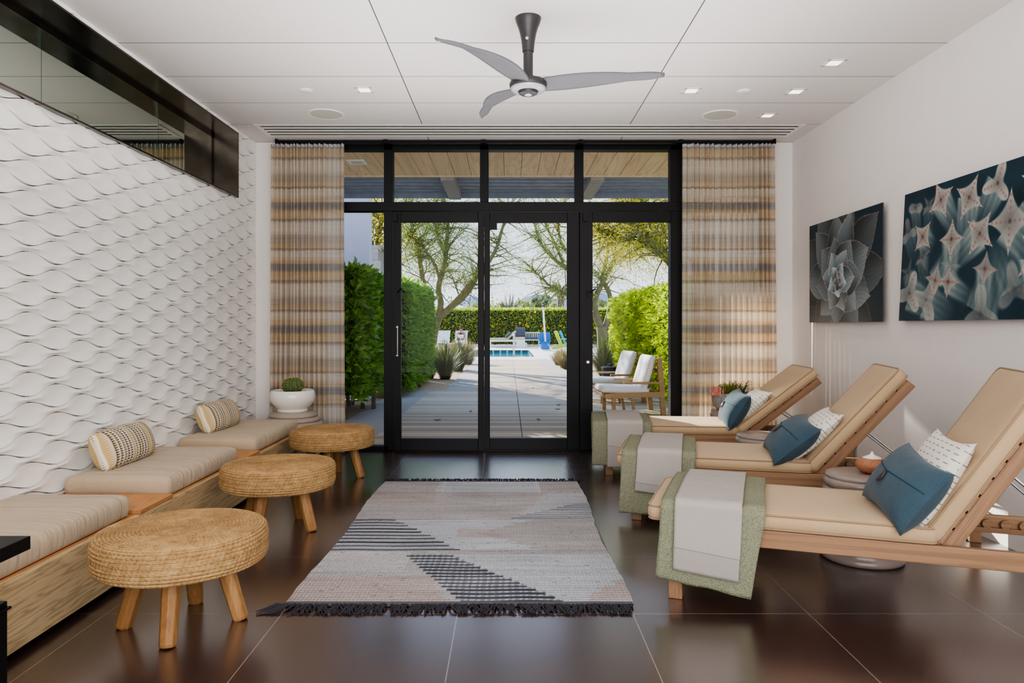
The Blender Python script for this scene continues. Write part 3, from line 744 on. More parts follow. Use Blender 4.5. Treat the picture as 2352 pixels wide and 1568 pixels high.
def make_lounger(O,rot,ang,label):
    root=empty('sun_lounger',(O[0],O[1],0),-math.radians(rot),label,'sun lounger','teak sun loungers')
    a=math.radians(ang)
    T,TY,TZ=M['teak'],M['teaky'],M['teakz']
    # frame
    MB().box(0,2.02,0,.032,.272,.350).build('side_rail',T,root,bevel=.004)
    MB().box(0,2.02,LW_-.032,LW_,.272,.350).build('side_rail',T,root,bevel=.004)
    MB().box(.0,.032,.032,LW_-.032,.272,.350).build('end_rail',TY,root,bevel=.004)
    MB().box(1.99,2.02,.032,LW_-.032,.272,.350).build('end_rail',TY,root,bevel=.004)
    MB().box(HX-.045,HX-.01,.032,LW_-.032,.285,.335).build('cross_rail',TY,root,bevel=.003)
    for x in (.0,1.93):
        for y in (0,LW_-.062): MB().box(x,x+.062,y,y+.062,0,.272).build('leg',TZ,root,bevel=.004)
    for y in (.032,LW_-.057):
        m=MB().box(HX+.1,1.95,y,y+.025,.272,.296)
        for k in range(9):
            x=HX+.22+k*.075; m.lathe([(.022,0),(.022,.025)],14,Matrix.Translation((x,y,.312))@Matrix.Rotation(-PI/2,4,'X')@Matrix.Translation((0,0,0)))
        m.build('notched_rail',T,root,bevel=.003)
    for k in range(8):
        x=.06+k*.128; MB().box(x,x+.115,.034,LW_-.034,.335,.347).build('slat',TY,root,bevel=.002)
    # back: local frame origin at hinge, +x up the slope
    B=Matrix.Translation((HX,0,.305))@Matrix.Rotation(-a,4,'Y')
    bk=empty('backrest',(HX,0,.305)); bk.parent=root; bk.rotation_euler=(0,-a,0)
    yi=.040
    for y in (yi,LW_-yi-.032): MB().box(0,BL,y,y+.032,-.028,.028).build('back_rail',T,bk,bevel=.004)
    MB().box(BL-.03,BL,yi+.032,LW_-yi-.032,-.028,.028).build('head_rail',TY,bk,bevel=.004)
    for k in range(9):
        x=.03+k*.086; MB().box(x,x+.074,yi,LW_-yi,.0281,.040).build('slat',TY,bk,bevel=.002)
    # steel prop from back frame to the notches
    pt=B@Vector((.42,0,-.02)); nx=pt.x+ .36
    m=MB()
    for y in (.085,LW_-.085): m.tube([(pt.x,y,pt.z),(nx,y,.318)],.0065,8)
    m.tube([(nx,.05,.318),(nx,LW_-.05,.318)],.0065,8).tube([(pt.x,.06,pt.z),(pt.x,LW_-.06,pt.z)],.0065,8)
    m.build('prop',M['chrome'],root,smooth=True,angle=50)
    # cushions
    pad('seat_cushion',1.185,LW_-.01,.068,root,Matrix.Translation((1.09-1.185/2,LW_/2,.352+.034)))
    Mx=B@Matrix.Translation((.02+.40,LW_/2,.0425+.036))
    pad('back_cushion',.80,LW_-.03,.070,root,Mx,.014)
    return root
LG=[((.734,3.288),19.6,57.3),((.794,4.614),14.4,49.0),((.8125,5.99),5.8,38.5)]
labs=['teak sun lounger with tan cushion nearest the viewer, back set steepest','middle teak sun lounger with tan cushion, between the two ceramic side tables','teak sun lounger with tan cushion farthest away, beside the striped curtain']
roots=[make_lounger(O,r,a,lb) for (O,r,a),lb in zip(LG,labs)]
def LM(i): 
    (O,r,a)=LG[i]; return Matrix.Translation((O[0],O[1],0))@Matrix.Rotation(-math.radians(r),4,'Z')
where=['nearest lounger','middle lounger','farthest lounger']
# towels -----------------------------------------------------------
def towel(i,name,label,cat,group,mat,x0,x1,zn,zf,off,thick,xb0,xb1,seed,rough,slant=0):
    nz=noise1(seed); W=LW_; top=.434+off
    path=[]
    y_n=-.016-off; y_f=W+.016+off
    def add(y,z,w): path.append((y,z,w))
    H=top-.03-zn
    for k in range(13): add(y_n-.020*(1-k/12)-.012*math.sin(PI*k/12*.9)*(1-k/12), zn+H*k/12, 1-k/12)
    for k in range(1,7): a=PI/2*k/6; add(y_n+.05*(1-math.cos(a)), top-.03+.03*math.sin(a),0)
    for k in range(1,12): add(y_n+.05+(y_f-y_n-.10)*k/12, top+.010*math.sin(PI*k/12),0)
    for k in range(0,7): a=PI/2*(1-k/6); add(y_f-.05*(1-math.cos(a)), top-.03+.03*math.sin(a),0)
    Hf=top-.03-zf
    for k in range(1,8): add(y_f+.015*k/7, top-.03-Hf*k/7, 0)
    n=len(path)-1; s=[0]
    for q in range(n): s.append(s[-1]+math.hypot(path[q+1][0]-path[q][0],path[q+1][1]-path[q][1]))
    def fn(u,v):
        q=min(n,max(0,v*n)); k=min(n-1,int(q)); f=q-k
        y=path[k][0]*(1-f)+path[k+1][0]*f; z=path[k][1]*(1-f)+path[k+1][1]*f; w=path[k][2]*(1-f)+path[k+1][2]*f
        a=x0*(1-w)+xb0*w; b=x1*(1-w)+xb1*w
        x=a+(b-a)*u+rough*nz(2*u,14*v)*1.2
        y+=-abs(rough*nz(9*u,5*v))*(1 if w>0 else 0)
        z+=(rough*nz(8*u+3,16*v)+rough*.3) if w==0 else slant*(u-.5)*w+rough*1.5*nz(7*u,1)*w
        return (x,y,z)
    o=MB().grid(fn,26,80).build(name,mat,smooth=True,solid=thick,sub=0)
    o.matrix_world=LM(i)
    return tag(o,label,cat,group)
tw=[(-.03,.42,.085,.16,-.05,.36,-.05),(-.06,.40,.055,.12,-.08,.37,0),(-.11,.38,.09,.10,-.115,.37,-.01)]
gw=[(.035,.325,.145,.25,.030,.31,-.03),(.04,.315,.19,.25,.025,.31,-.03),(.014,.305,.08,.2,.012,.30,0)]
for i in range(3):
    a=tw[i]; towel(i,'terry_towel','sage green terry towel draped over the foot of the '+where[i],'towel','green terry towels',M['terry'],a[0],a[1],a[2],a[3],.012,.014,a[4],a[5],11+i,.005,a[6])
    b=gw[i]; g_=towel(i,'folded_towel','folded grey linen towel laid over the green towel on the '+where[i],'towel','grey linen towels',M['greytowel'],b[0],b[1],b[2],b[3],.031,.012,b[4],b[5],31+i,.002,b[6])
# pillows ----------------------------------------------------------
def pillow_fn(w,h,t,seed,pinch=.10,pw=.5):
    nz=noise1(seed)
    def side(sg):
        def fn(u,v):
            a=2*u-1; b=2*v-1
            x=a*w/2*(1-pinch*(1-b*b)**1*(abs(a)**3)*.9); y=b*h/2*(1-pinch*1.3*(1-a*a)*(abs(b)**3))
            th=(max(0,1-abs(a)**2.2)*max(0,1-abs(b)**2.2))**pw*t/2
            th+= .006*nz(3*a+1,3*b)*(1-a*a)*(1-b*b)
            return (x,y,sg*th)
        return fn
    return side
def pillow(name,label,group,mat,C,Wv,Hv,w,h,t,seed,i,thing=True):
    Wv=Vector(Wv).normalized(); Hv=Vector(Hv); Hv=(Hv-Wv*Hv.dot(Wv)).normalized(); N=Wv.cross(Hv)
    Mx=LM(i)@Matrix(((Wv.x,Hv.x,N.x,C[0]),(Wv.y,Hv.y,N.y,C[1]),(Wv.z,Hv.z,N.z,C[2]),(0,0,0,1)))
    f=pillow_fn(w,h,t,seed); m=MB(); m.grid(f(1),26,26); m.grid(lambda u,v:f(-1)(1-u,v),26,26)
    o=m.build(name,mat,smooth=True); o.matrix_world=Mx
    return tag(o,label,'pillow',group),f
# white pillow material: rows of dark dashes
t=NT('dashed_white_linen'); tc=t.n('ShaderNodeTexCoord'); sp=t.n('ShaderNodeSeparateXYZ'); t.l(tc.outputs['Object'],sp.inputs[0])
rowf=t.math('FRACT',t.math('MULTIPLY',sp.outputs['Y'],38.0)); rid=t.math('FLOOR',t.math('MULTIPLY',sp.outputs['Y'],38.0))
wn=t.n('ShaderNodeTexWhiteNoise',noise_dimensions='1D'); t.l(rid,wn.inputs['W'])
dash=t.math('FRACT',t.math('ADD',t.math('MULTIPLY',sp.outputs['X'],19.0),t.math('MULTIPLY',wn.outputs['Value'],7.0)))
nn=t.noise(t.coord((60,400,60)),1,2)
hit=t.math('MULTIPLY',t.math('LESS_THAN',rowf,.18),t.math('LESS_THAN',dash,.55))
hit=t.math('MULTIPLY',hit,t.math('GREATER_THAN',nn,.40))
M['white_lin']=t.end(t.pbsdf(t.mix(t.math('MULTIPLY',hit,.8),rgb(220,215,207),rgb(92,90,92)),.95,0,.1,t.bump(t.noise(t.coord(),160,3),.25,.004)))
BP=[((.995,.195,.548),(-.08,.47,.05),(.15,.01,.20)),((.985,.20,.532),(-.015,.47,.035),(.23,0,.195)),((1.09,.20,.548),(.015,.47,.02),(.14,0,.234))]
bsz=[(.50,.33),(.50,.36),(.50,.34)]
M['nst']=plain('navy_stitch',(30,58,80),.9)
for i in range(3):
    C_,Wv,Hv=BP[i]; w,h=bsz[i]
    o,f=pillow('blue_pillow','blue linen cushion with '+('a dark button and cord' if i==0 else 'a dark toggle')+' on the '+where[i],'blue toggle cushions',M['blue'],C_,Wv,Hv,w,h,.19,50+i,i)
    if True:
        # local +z may face away from the foot end: pick the side facing -x of the lounger
        Nloc=(o.matrix_world.to_3x3()@Vector((0,0,1))); ax=LM(i).to_3x3()@Vector((-1,0,0)); sg=1 if Nloc.dot(ax)>0 else -1
        def surf(a,b): 
            p=Vector(f(sg)((a+1)/2,(b+1)/2)); p.z+=sg*.002; return p
        # envelope seam
        pts=[surf(-.97+1.94*k/24,.18-.26*(1-abs(-1+2*k/24))*.45) for k in range(25)]
        MB().tube(pts,.0022,5).build('seam',M['nst'],o)
        bpos=surf(0.0,-.14)
        btn=MB().lathe([(.001,-.004),(.016,-.003),(.019,0),(.016,.003),(.001,.004)],20,Matrix.Translation(bpos+Vector((0,0,sg*.008)))@Matrix.Diagonal((1.0,1.7,1,1))).build('button',M['button'],o,smooth=True)
        MB().tube([surf(-.02,.06),surf(0,-.04)+Vector((0,0,sg*.004)),bpos+Vector((0,.01,sg*.012))],.003,5).tube([surf(.03,.06),surf(.02,-.02)+Vector((0,0,sg*.004)),bpos+Vector((0,.0,sg*.012))],.003,5).build('cord',M['nst'],o)
WP=[((1.10,.24,.590),(-.05,.47,.0),(.17,0,.30)),((1.115,.25,.565),(-.01,.47,0),(.25,0,.25)),((1.205,.25,.565),(0,.47,0),(.24,0,.215))]
for i in range(3):
    C_,Wv,Hv=WP[i]
    pillow('white_pillow','white cushion with dark dashes leaning on the backrest of the '+where[i],'white dashed cushions',M['white_lin'],C_,Wv,Hv,.46,.42,.13,60+i,i)
# ================================================================== SIDE TABLES
def drum(loc,label,mat=M['ceramic']):
    p=[(.17,0),(.205,.004),(.212,.02),(.205,.038),(.195,.05),(.20,.065),(.197,.082),(.185,.10),(.165,.14),(.155,.19),(.16,.24),(.172,.275),(.182,.29),(.192,.30),(.196,.315),(.188,.33),(.180,.336),(.190,.346),(.196,.362),(.188,.378),(.181,.384),(.189,.395),(.193,.412),(.186,.428),(.180,.433),(.184,.440),(.182,.452),(.172,.457),(.001,.458)]
    o=MB().lathe(p,56).build('ceramic_side_table',mat,loc=loc,smooth=True,angle=60)
    return tag(o,label,'side table','ridged ceramic side tables')
drum((1.905,3.86,0),'ridged taupe ceramic drum table holding the wood-grain diffuser')
drum((1.865,5.25,0),'ridged taupe ceramic drum table between the middle and farthest loungers')
drum((2.10,6.765,0),'ridged ceramic drum table in the right corner under the grey planter')
M['difwood']=wood('orange_grain',(158,104,76),(190,138,106),0,rough=.4,scale=4)
df_=empty('aroma_diffuser',(1.955,3.85,.458),0,'round wood-grain aroma diffuser with a white spout cap','diffuser')
MB().lathe([(.03,0),(.055,.006),(.075,.022),(.083,.042),(.080,.058),(.066,.074),(.046,.084)],40).build('body',M['difwood'],df_,smooth=True,angle=60)
MB().lathe([(.048,.083),(.034,.091),(.018,.096),(.010,.102),(.006,.112),(.007,.116),(.001,.116)],32).build('spout_cap',M['porcelain'],df_,smooth=True,angle=60)
# planter in right corner
M['concrete']=plain('speckled_concrete',(128,128,128),.9,var=.3,vs=40,bump=.4,bs=80,bd=.008)
pln=empty('potted_plant',(2.10,6.72,.458),0,'grey concrete bowl of red-tipped succulents and air plants','potted plant')
MB().lathe([(.10,0),(.14,.006),(.175,.04),(.185,.10),(.188,.165),(.178,.168),(.176,.14)],40).build('pot',M['concrete'],pln,smooth=True,angle=50)
MB().lathe([(.176,.14),(.1,.15),(.001,.152)],28).build('soil',M['soil'],pln)
M['airplant']=leafmat('air_plant',(70,84,52),(120,128,84),.2)
M['succ']=leafmat('fine_succulent',(92,120,44),(160,160,64),.3)
M['pinkf']=leafmat('pink_flower',(206,100,100),(240,190,180),.3)
def arch(m,base,ang,l,hgt,w,r):
    d=Vector((math.cos(ang),math.sin(ang),0)); pts=[]; 
    for k in range(6):
        q=k/5; pts.append(Vector(base)+d*l*q+Vector((0,0,hgt*math.sin(PI*min(1,q*.8)))))
    m.tube(pts,[w*(1-.9*k/5) for k in range(6)],5)
r=random.Random(12)
m=MB()
for c0 in ((.09,-.03,.15),(-.02,.03,.15),(.02,-.08,.15)):
    for k in range(16): arch(m,c0,r.uniform(0,6.28),r.uniform(.07,.13),r.uniform(.06,.13),.004,r)
m.build('air_plant',M['airplant'],pln,smooth=True)
m=MB()
for k in range(160):
    b=Vector((r.uniform(-.12,.04),r.uniform(-.1,.08),.15)); arch(m,b,r.uniform(0,6.28),r.uniform(.01,.05),r.uniform(.04,.1),.003,r)
m.build('succulent',M['succ'],pln,smooth=True)
m=MB()
for k in range(150):
    b=Vector((-.165+r.uniform(-.04,.05),-.05+r.uniform(-.07,.07),.15)); arch(m,b,r.uniform(0,6.28),r.uniform(.01,.04),r.uniform(.02,.08),.004,r)
m.build('pink_flower_cluster',M['pinkf'],pln,smooth=True)
# ================================================================== PRINTS
def artmesh(name,corners,art,label,ss):
    # corners: TL,TR,BR,BL world points; thin panel with printed face
    TL,TR,BR,BL=[Vector(c) for c in corners]
    h,w,_=art.shape
    o=empty(name,tuple((TL+TR+BR+BL)/4),0,label,'picture','botanical prints on the right wall')
    c=Vector(o.location)
    g=MB(); vs=[]
    for j in range(h):
        v=j/(h-1)
        for i in range(w):
            u=i/(w-1); p=(TL*(1-u)+TR*u)*(1-v)+(BL*(1-u)+BR*u)*v; vs.append(p-c)
    g.add(vs,[(j*w+i,(j+1)*w+i,(j+1)*w+i+1,j*w+i+1) for j in range(h-1) for i in range(w-1)])
    f=g.build('printed_face',M['print'],o); tint_mesh(f.data,art)
    # panel body behind
    off=Vector((.010,0,0)); m=MB()
    q=[TL-c,TR-c,BR-c,BL-c]; q0=[p+Vector((.0012,0,0)) for p in q]; q1=[p+off for p in q]
    m.add(q0+q1,[(0,1,2,3),(7,6,5,4),(0,4,5,1),(1,5,6,2),(2,6,7,3),(3,7,4,0)])
    m.build('panel',M['panel'],o)
    m=MB(); a=(TL+BL)/2-c; b=(TR+BR)/2-c
    for k in (.25,.75):
        p=a*(1-k)+b*k; m.box(p.x+.01,XR-c.x,p.y-.15,p.y+.15,-.2,.2)
    m.build('wall_mount',M['panel'],o)
    return o
M['print']=attrmat('photo_print',.45,.3); M['panel']=plain('print_panel_edge',(70,66,66),.6)
def petal(img,base,tip,wid,c0,c1,rim,serr=0,shape=.55,fold=0,seed=0,soft=0):
    h,w,_=img.shape; Y,X=np.mgrid[0:h,0:w]; asp=w/h
    bx_,by_=base; tx,ty=tip; dx,dy=(tx-bx_),(ty-by_); l=math.hypot(dx,dy)
    px=(X/w*AW-bx_); py=(Y/h-by_)
    u=(px*dx+py*dy)/l/l; v=(-px*dy+py*dx)/l
    prof=np.clip(np.where(u<shape,.55+.45*np.sin(np.clip(u/shape,0,1)*PI/2),np.cos(np.clip((u-shape)/(1-shape),0,1)*PI/2)**1.15),0,1)*wid/2
    saw=serr*(np.abs(((u*30+seed)%1)-.5))*2
    e=prof-saw*np.clip(u*3-.3,0,1)-np.abs(v)
    ins=(u>0)&(u<1)&(e>0)
    n=1+.05*np.sin(v*160+3*np.sin(u*9+seed))*np.clip(1-u*.3,0,1)
    sh=np.clip(u*1.1,0,1)[...,None]; col=np.array(c0)*(1-sh)+np.array(c1)*sh
    side=np.clip(.72+.45*(v/(wid/2+1e-6))*(fold or .5)+.12*(1-np.abs(v)/(prof+1e-6)),.35,1.3)
    col=col*(n*side)[...,None]
    rm=np.clip(1-e/(.008),0,1)*np.clip(u*2-.2,0,1)
    col=col*(1-rm[...,None])+np.array(rim)*rm[...,None]
    img[ins]=col[ins]
# print A: agave rosette
AW=1.29/.885
hA,wA=190,270
A_=np.zeros((hA,wA,3)); A_[:]=(18,42,54)
r=random.Random(21); cx,cy=.43*AW,.60
for ring,(rad,n,ln,wd,b) in enumerate(((.86,10,.52,.42,.48),(.66,9,.48,.40,.66),(.47,8,.42,.36,.74),(.31,6,.34,.28,.95),(.19,5,.24,.19,1.1))):
    for k in range(n):
        a=2*PI*k/n+ring*.37+r.uniform(-.12,.12)
        ex,ey=math.cos(a)*1.05,math.sin(a)
        tip=(cx+ex*rad*r.uniform(.92,1.1),cy+ey*rad*r.uniform(.9,1.1)); base=(cx+ex*(rad-ln)*.6,cy+ey*(rad-ln)*.6)
        k1=b*r.uniform(.95,1.3)+.12
        petal(A_,base,tip,wd*r.uniform(.85,1.1),(30*k1+8,54*k1+12,66*k1+14),(158*k1,166*k1,170*k1),(min(255,150*b+80),min(255,146*b+78),min(255,146*b+76)),.011,.45,r.choice((-.7,.7)),k+ring*7)
for a,l,wd in ((-1.9,.13,.09),(-.9,.11,.08),(1.9,.12,.08),(.3,.10,.08),(2.9,.1,.07)):
    petal(A_,(cx-.02*math.cos(a),cy-.02*math.sin(a)),(cx+l*math.cos(a),cy+l*math.sin(a)),wd,(30,44,52),(176,176,178),(228,218,212),.006,.55,.8,a)
petal(A_,(cx+.005,cy+.09),(cx+.0,cy-.07),.07,(40,58,68),(190,186,184),(225,214,208),0,.6,.4,1)
A_=np.clip(A_+RNG.normal(0,3,A_.shape),0,255)
xP=XR-.045
artmesh('agave_print',[(xP,6.60,2.165),(xP,5.31,2.165),(xP,5.31,1.280),(xP,6.60,1.280)],A_,'smaller agave rosette print nearer the window on the right wall',1)
# print B: starry four-armed cactus stems
AW=1.62/.885
hB,wB=190,340
B_=np.zeros((hB,wB,3)); Yb,Xb=np.mgrid[0:hB,0:wB]; B_[:]=(20,46,58)
nzB=noise1(9); B_+=(np.vectorize(lambda x,y:nzB(x*.05,y*.06))(Xb,Yb)*14)[...,None]*np.array([.6,.9,1.0])
def star(img,cx,cy,R_,rot,op,tailang=None,tail=.3,arms=4,blur=0.0):
    h,w,_=img.shape; Y,X=np.mgrid[0:h,0:w]; px=X/w*AW-cx; py=Y/h-cy
    if tailang is not None:
        d=(math.cos(tailang),math.sin(tailang)); u=(px*d[0]+py*d[1])/tail; v=(-px*d[1]+py*d[0])
        m=(u>0)&(u<1)&(np.abs(v)<R_*.85*(1-.35*u)); a=(np.clip(1-u,0,1)**.8*.85*op*np.clip((R_*.85*(1-.35*u)-np.abs(v))/.03,0,1)); a[~m]=0
        st=1+.10*np.sin(v*120+4*u)
        img[:]=img*(1-a[...,None])+np.array([158,168,164])*st[...,None]*a[...,None]
    rr_=np.hypot(px,py); th=np.arctan2(py,px)-rot
    c=np.abs(np.cos(th*arms/2))
    lim=R_*1.12/(np.abs(np.cos(th))**.66+np.abs(np.sin(th))**.66+1e-9)**1.515 if arms==4 else R_*(.42+.62*c**3)
    a=np.clip((lim-rr_)/(.010+blur),0,1)*op
    col=np.array([196,194,186])[None,None,:]*(.62+.42*np.clip(rr_/R_,0,1))[...,None]
    img[:]=img*(1-a[...,None])+col*a[...,None]
    # spine spots down each arm
    for k in range(arms):
        t_=rot+k*2*PI/arms
        for q in (.22,.42,.62,.82):
            x0,y0=cx+R_*q*math.cos(t_),cy+R_*q*math.sin(t_); d2=np.hypot(X/w*AW-x0,Y/h-y0); b=np.clip((.014-d2)/.006,0,1)*.75*op
            img[:]=img*(1-b[...,None])+np.array([150,104,104])*b[...,None]
    b=np.clip((.02-rr_)/.012,0,1)*.8*op
    img[:]=img*(1-b[...,None])+np.array([74,60,60])*b[...,None]
for s_ in ((.10,.62,.12,.3,.35,1.2,.3,4,.03),(.33,.14,.10,.9,.4,1.5,.25,4,.03),(.62,.60,.13,.2,.35,1.6,.3,4,.04),(.08,.30,.12,.2,.45,1.2,.25,3,.01),(.28,.52,.11,1.1,.45,1.4,.3,4,.03),(.95,.95,.2,.5,.55,-1.2,.5,3,.01),(1.25,.80,.18,.3,.5,-2,.4,3,.02),
           (.16,.13,.10,.1,.55,1.4,.3,2,.01),(.35,.84,.2,-.9,.75,.5,.35,3,.005),(.13,.78,.18,-1.2,.75,.4,.35,3,.005),(.48,.12,.15,1.1,1,.9,.35,4,.003),(.27,.36,.135,.75,1,.6,.18,4,.003),(.80,.16,.16,.55,1,1.7,.35,4,.003),(.62,.42,.14,.05,1,1.57,.3,4,.003),(.92,.42,.16,-.9,1,2.6,.35,4,.003),(.45,.70,.13,.25,.8,-.9,.25,4,.008),(.60,.72,.12,.1,.95,.5,.3,4,.004),(1.08,.12,.15,.9,.9,2.2,.35,3,.005),(1.2,.38,.2,.05,.9,.8,.4,4,.006),(.98,.66,.12,.15,.8,1.6,.3,4,.006),(1.45,.2,.17,.5,1,1.5,.3,4,.004),(1.42,.62,.17,.9,.95,1.5,.3,4,.004)):
    star(B_,*s_)
B_=np.clip(B_+RNG.normal(0,3,B_.shape),0,255)
artmesh('cactus_print',[(xP,5.01,2.165),(xP,3.40,2.165),(xP,3.40,1.285),(xP,5.09,1.285)],B_,'larger star-shaped cactus print, cut by the right picture edge',1)
# ================================================================== OUTDOORS
def G(px,py): # ground point from a pixel
    Y=CH*F/(py-VY); return Vector(((px-VX)/F*Y,Y,0))
M['gravel']=plain('desert_gravel',(176,150,120),.95,var=.35,vs=30,bump=.7,bs=45,bd=.03)
tag(MB().box(-60,60,7.25,28.8,-.3,-.03).box(-60,-2.15,28.8,36.8,-.3,-.03).box(1.09,60,28.8,36.8,-.3,-.03).box(-60,60,36.8,140,-.3,-.03).build('ground',M['gravel']),kind='structure')
# decking: boards run across
t=NT('weathered_decking'); v=t.coord(); sp=t.n('ShaderNodeSeparateXYZ'); tc=t.n('ShaderNodeTexCoord'); t.l(tc.outputs['Object'],sp.inputs[0])
q=t.math('MULTIPLY',sp.outputs['Y'],1/.142); fr_=t.math('FRACT',q); ib=t.math('FLOOR',q)
wn=t.n('ShaderNodeTexWhiteNoise',noise_dimensions='1D'); t.l(ib,wn.inputs['W'])
g_=t.noise(t.coord((.5,30,1)),2,4,.6)
f_=t.math('ADD',t.math('MULTIPLY',wn.outputs['Value'],.5),t.math('MULTIPLY',g_,.5))
col=t.ramp(f_,[(.2,rgb(150,136,122)),(.5,rgb(186,170,152)),(.8,rgb(204,188,168))])
seam=t.math('LESS_THAN',t.math('ABSOLUTE',t.math('SUBTRACT',t.math('FRACT',t.math('MULTIPLY',t.math('ADD',sp.outputs['X'],7.345),1/3.0)),.5)),.0017)
gap=t.math('MAXIMUM',t.math('LESS_THAN',fr_,.07),seam)
M['deck']=t.end(t.pbsdf(t.mix(gap,col,rgb(52,46,42)),.8,0,.2))
M['concrete_pave']=plain('pale_concrete',(206,198,188),.9,var=.06,vs=3)
M['concrete_grey']=plain('grey_paving',(160,152,146),.9,var=.06,vs=3)
tag(MB().box(-1.5,5,7.25,13.75,-.05,0).box(-.73,1.06,13.75,26.5,-.05,0).build('wooden_deck',M['deck']),kind='structure')
tag(MB().box(-2.15,-1.5,7.25,13.9,-.05,-.003).box(-1.22,-.73,13.75,26.5,-.05,-.003).box(1.06,1.6,13.75,26.5,-.05,-.003).build('path',M['concrete_grey']),kind='structure')
px0,px1,py0,py1=-2.1,1.04,28.9,36.7
tag(MB().box(-14,px0,26.5,46,-.05,0).box(px1,14,26.5,46,-.05,0).box(px0,px1,26.5,py0,-.05,0).box(px0,px1,py1,46,-.05,0).build('pool_deck',M['concrete_pave']),kind='structure')
M['pooltile']=plain('teal_pool_tile',(40,110,118),.4,var=.3,vs=2)
M['water']=plain('pool_water',(38,150,160),.05,var=.15,vs=1.2,bump=.25,bs=3,bd=.03,spec=.5)
pool=empty('swimming_pool',(0,33,0),0,'long turquoise swimming pool sunk in the pale paving','pool')
MB().box(px0,px1,-4.1,3.7,-.30,-.16).build('water',M['water'],pool)
m=MB().box(px0-.05,px0,-4.1,3.7,-.4,-.001).box(px1,px1+.05,-4.1,3.7,-.4,-.001).box(px0,px1,3.7,3.75,-.4,-.001).box(px0,px1,-4.15,-4.1,-.4,-.001)
m.build('basin_wall',M['pooltile'],pool)
M['pt2']=plain('pale_pool_tile',(150,206,206),.4)
m=MB()
for k in range(9): m.box(px0+.2+k*.36,px0+.28+k*.36,3.685,3.699,-.155,-.02)
m.build('tile_marker',M['pt2'],pool)
h=empty('pool_handrail',G(1180,820),0,'curved stainless handrail at the near edge of the pool','handrail')
pts=[(0,0,-.02),(0,0,.75)]+[(0,.25-.25*math.cos(a),.75+.16*math.sin(a)) for a in [PI*k/8 for k in range(1,8)]]+[(0,.5,.72),(0,.75,-.2)]
MB().tube(pts,.03,8).build('rail',M['chrome'],h,smooth=True)
MB().lathe([(.08,0),(.08,.02),(.03,.03)],16).build('base_flange',M['chrome'],h)
# porch roof
M['soffit']=wood('soffit_planks',(226,200,164),(240,218,184),1,rough=.6,scale=1.2)
M['greymetal']=plain('grey_corrugated_metal',(134,142,158),.5,.0,.4)
M['greybeam']=plain('grey_beam',(150,150,150),.6)
sf=MB()
for k in range(60):
    x=-6.2+k*.205; sf.box(x,x+.2,7.25,8.98,3.13,3.15)
sf.box(-6.2,6.1,7.25,8.99,3.15,3.25).box(-6.2,6.1,8.965,8.99,3.115,3.2)
tag(sf.build('porch_soffit',M['soffit']),kind='structure')
rm=MB().box(-6.2,6.1,8.99,10.4,3.19,3.22)
for k in range(6): rm.box(-6.2,6.1,9.02+k*.235,9.07+k*.235,3.165,3.19)
rm.box(-6.2,6.1,10.36,10.4,3.10,3.24)
tag(rm.build('porch_roof',M['greymetal']),kind='structure')
for x in (-2.66,-.77,1.12,3.0):
    o=MB().box(x-.085,x+.085,8.99,10.36,3.075,3.19).build('trim_1' if x<-2 else 'trim_2' if x<0 else 'trim_3' if x<2 else 'trim_4',M['greybeam']); tag(o,kind='structure')
pd=empty('porch_downlight',at(820,370,8.2),0,'small square downlight in the wooden porch soffit','ceiling light'); pd.location.z=3.13; 
MB().box(-.1,.1,-.1,.1,-.012,0).build('trim_ring',M['white_metal'],pd); MB().box(-.06,.06,-.06,.06,-.014,-.0121).build('diffuser',M['speaker'],pd)
# neighbouring building
M['stucco']=plain('lavender_grey_stucco',(196,194,206),.9,var=.03)
bw=empty('neighbouring_wall',(-4.4,12.3,0),0,'pale lavender-grey building wall behind the left hedge','building')
MB().box(-4,2.03,-.13,.12,0,5.2).build('tall_wall',M['stucco'],bw)
gw_=empty('garden_wall',(-3.9,18,0),0,'stepped grey garden wall behind the lavender-grey building wall','wall')
MB().box(-.6,.62,0,.9,0,3.2).build('high_block',M['greybeam'],gw_)
MB().box(-.6,.72,-.25,-.01,0,2.86).build('low_block',M['greybeam'],gw_)
MB().box(-.65,.7,-.02,.95,3.2,3.28).build('coping',M['greymetal'],gw_)
# leaf clouds ------------------------------------------------------
def cloud(name,P,D,size,asp,mat,parent=None,jit=.8,loc=None,kind=None,label=None,fold=.0):
    n=len(P); D=D+RNG.normal(0,jit,(n,3)); D/=np.linalg.norm(D,axis=1,keepdims=True)+1e-9
    S=np.cross(D,RNG.normal(0,1,(n,3))); S/=np.linalg.norm(S,axis=1,keepdims=True)+1e-9
    l=(size*RNG.uniform(.6,1.25,n))[:,None]; w=l*asp/2
    V=np.stack([P,P+D*l*.45+S*w,P+D*l,P+D*l*.45-S*w],1).reshape(-1,3)
    me=bpy.data.meshes.new(name); idx=np.arange(4*n).reshape(-1,4)
    me.from_pydata(V.tolist(),[],idx.tolist()); me.materials.append(mat)
    o=bpy.data.objects.new(name,me); COL.objects.link(o)
    if parent is not None: o.parent=parent
    if loc is not None: o.location=loc
    if label: o['label']=label
    return o
M['leafA']=leafmat('glossy_hedge_leaf',(38,68,26),(134,172,68),.42,.3)
M['leafB']=leafmat('sunlit_hedge_leaf',(56,100,20),(172,192,40),.48,.35)
M['leafF']=leafmat('flowering_hedge_leaf',(70,116,34),(176,190,50),.55,.5)
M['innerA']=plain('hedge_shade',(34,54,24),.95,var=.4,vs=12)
M['flower']=leafmat('yellow_flower',(250,184,20),(255,214,40),.6,.6)
M['stem']=plain('grey_brown_stem',(110,98,80),.9,var=.25)
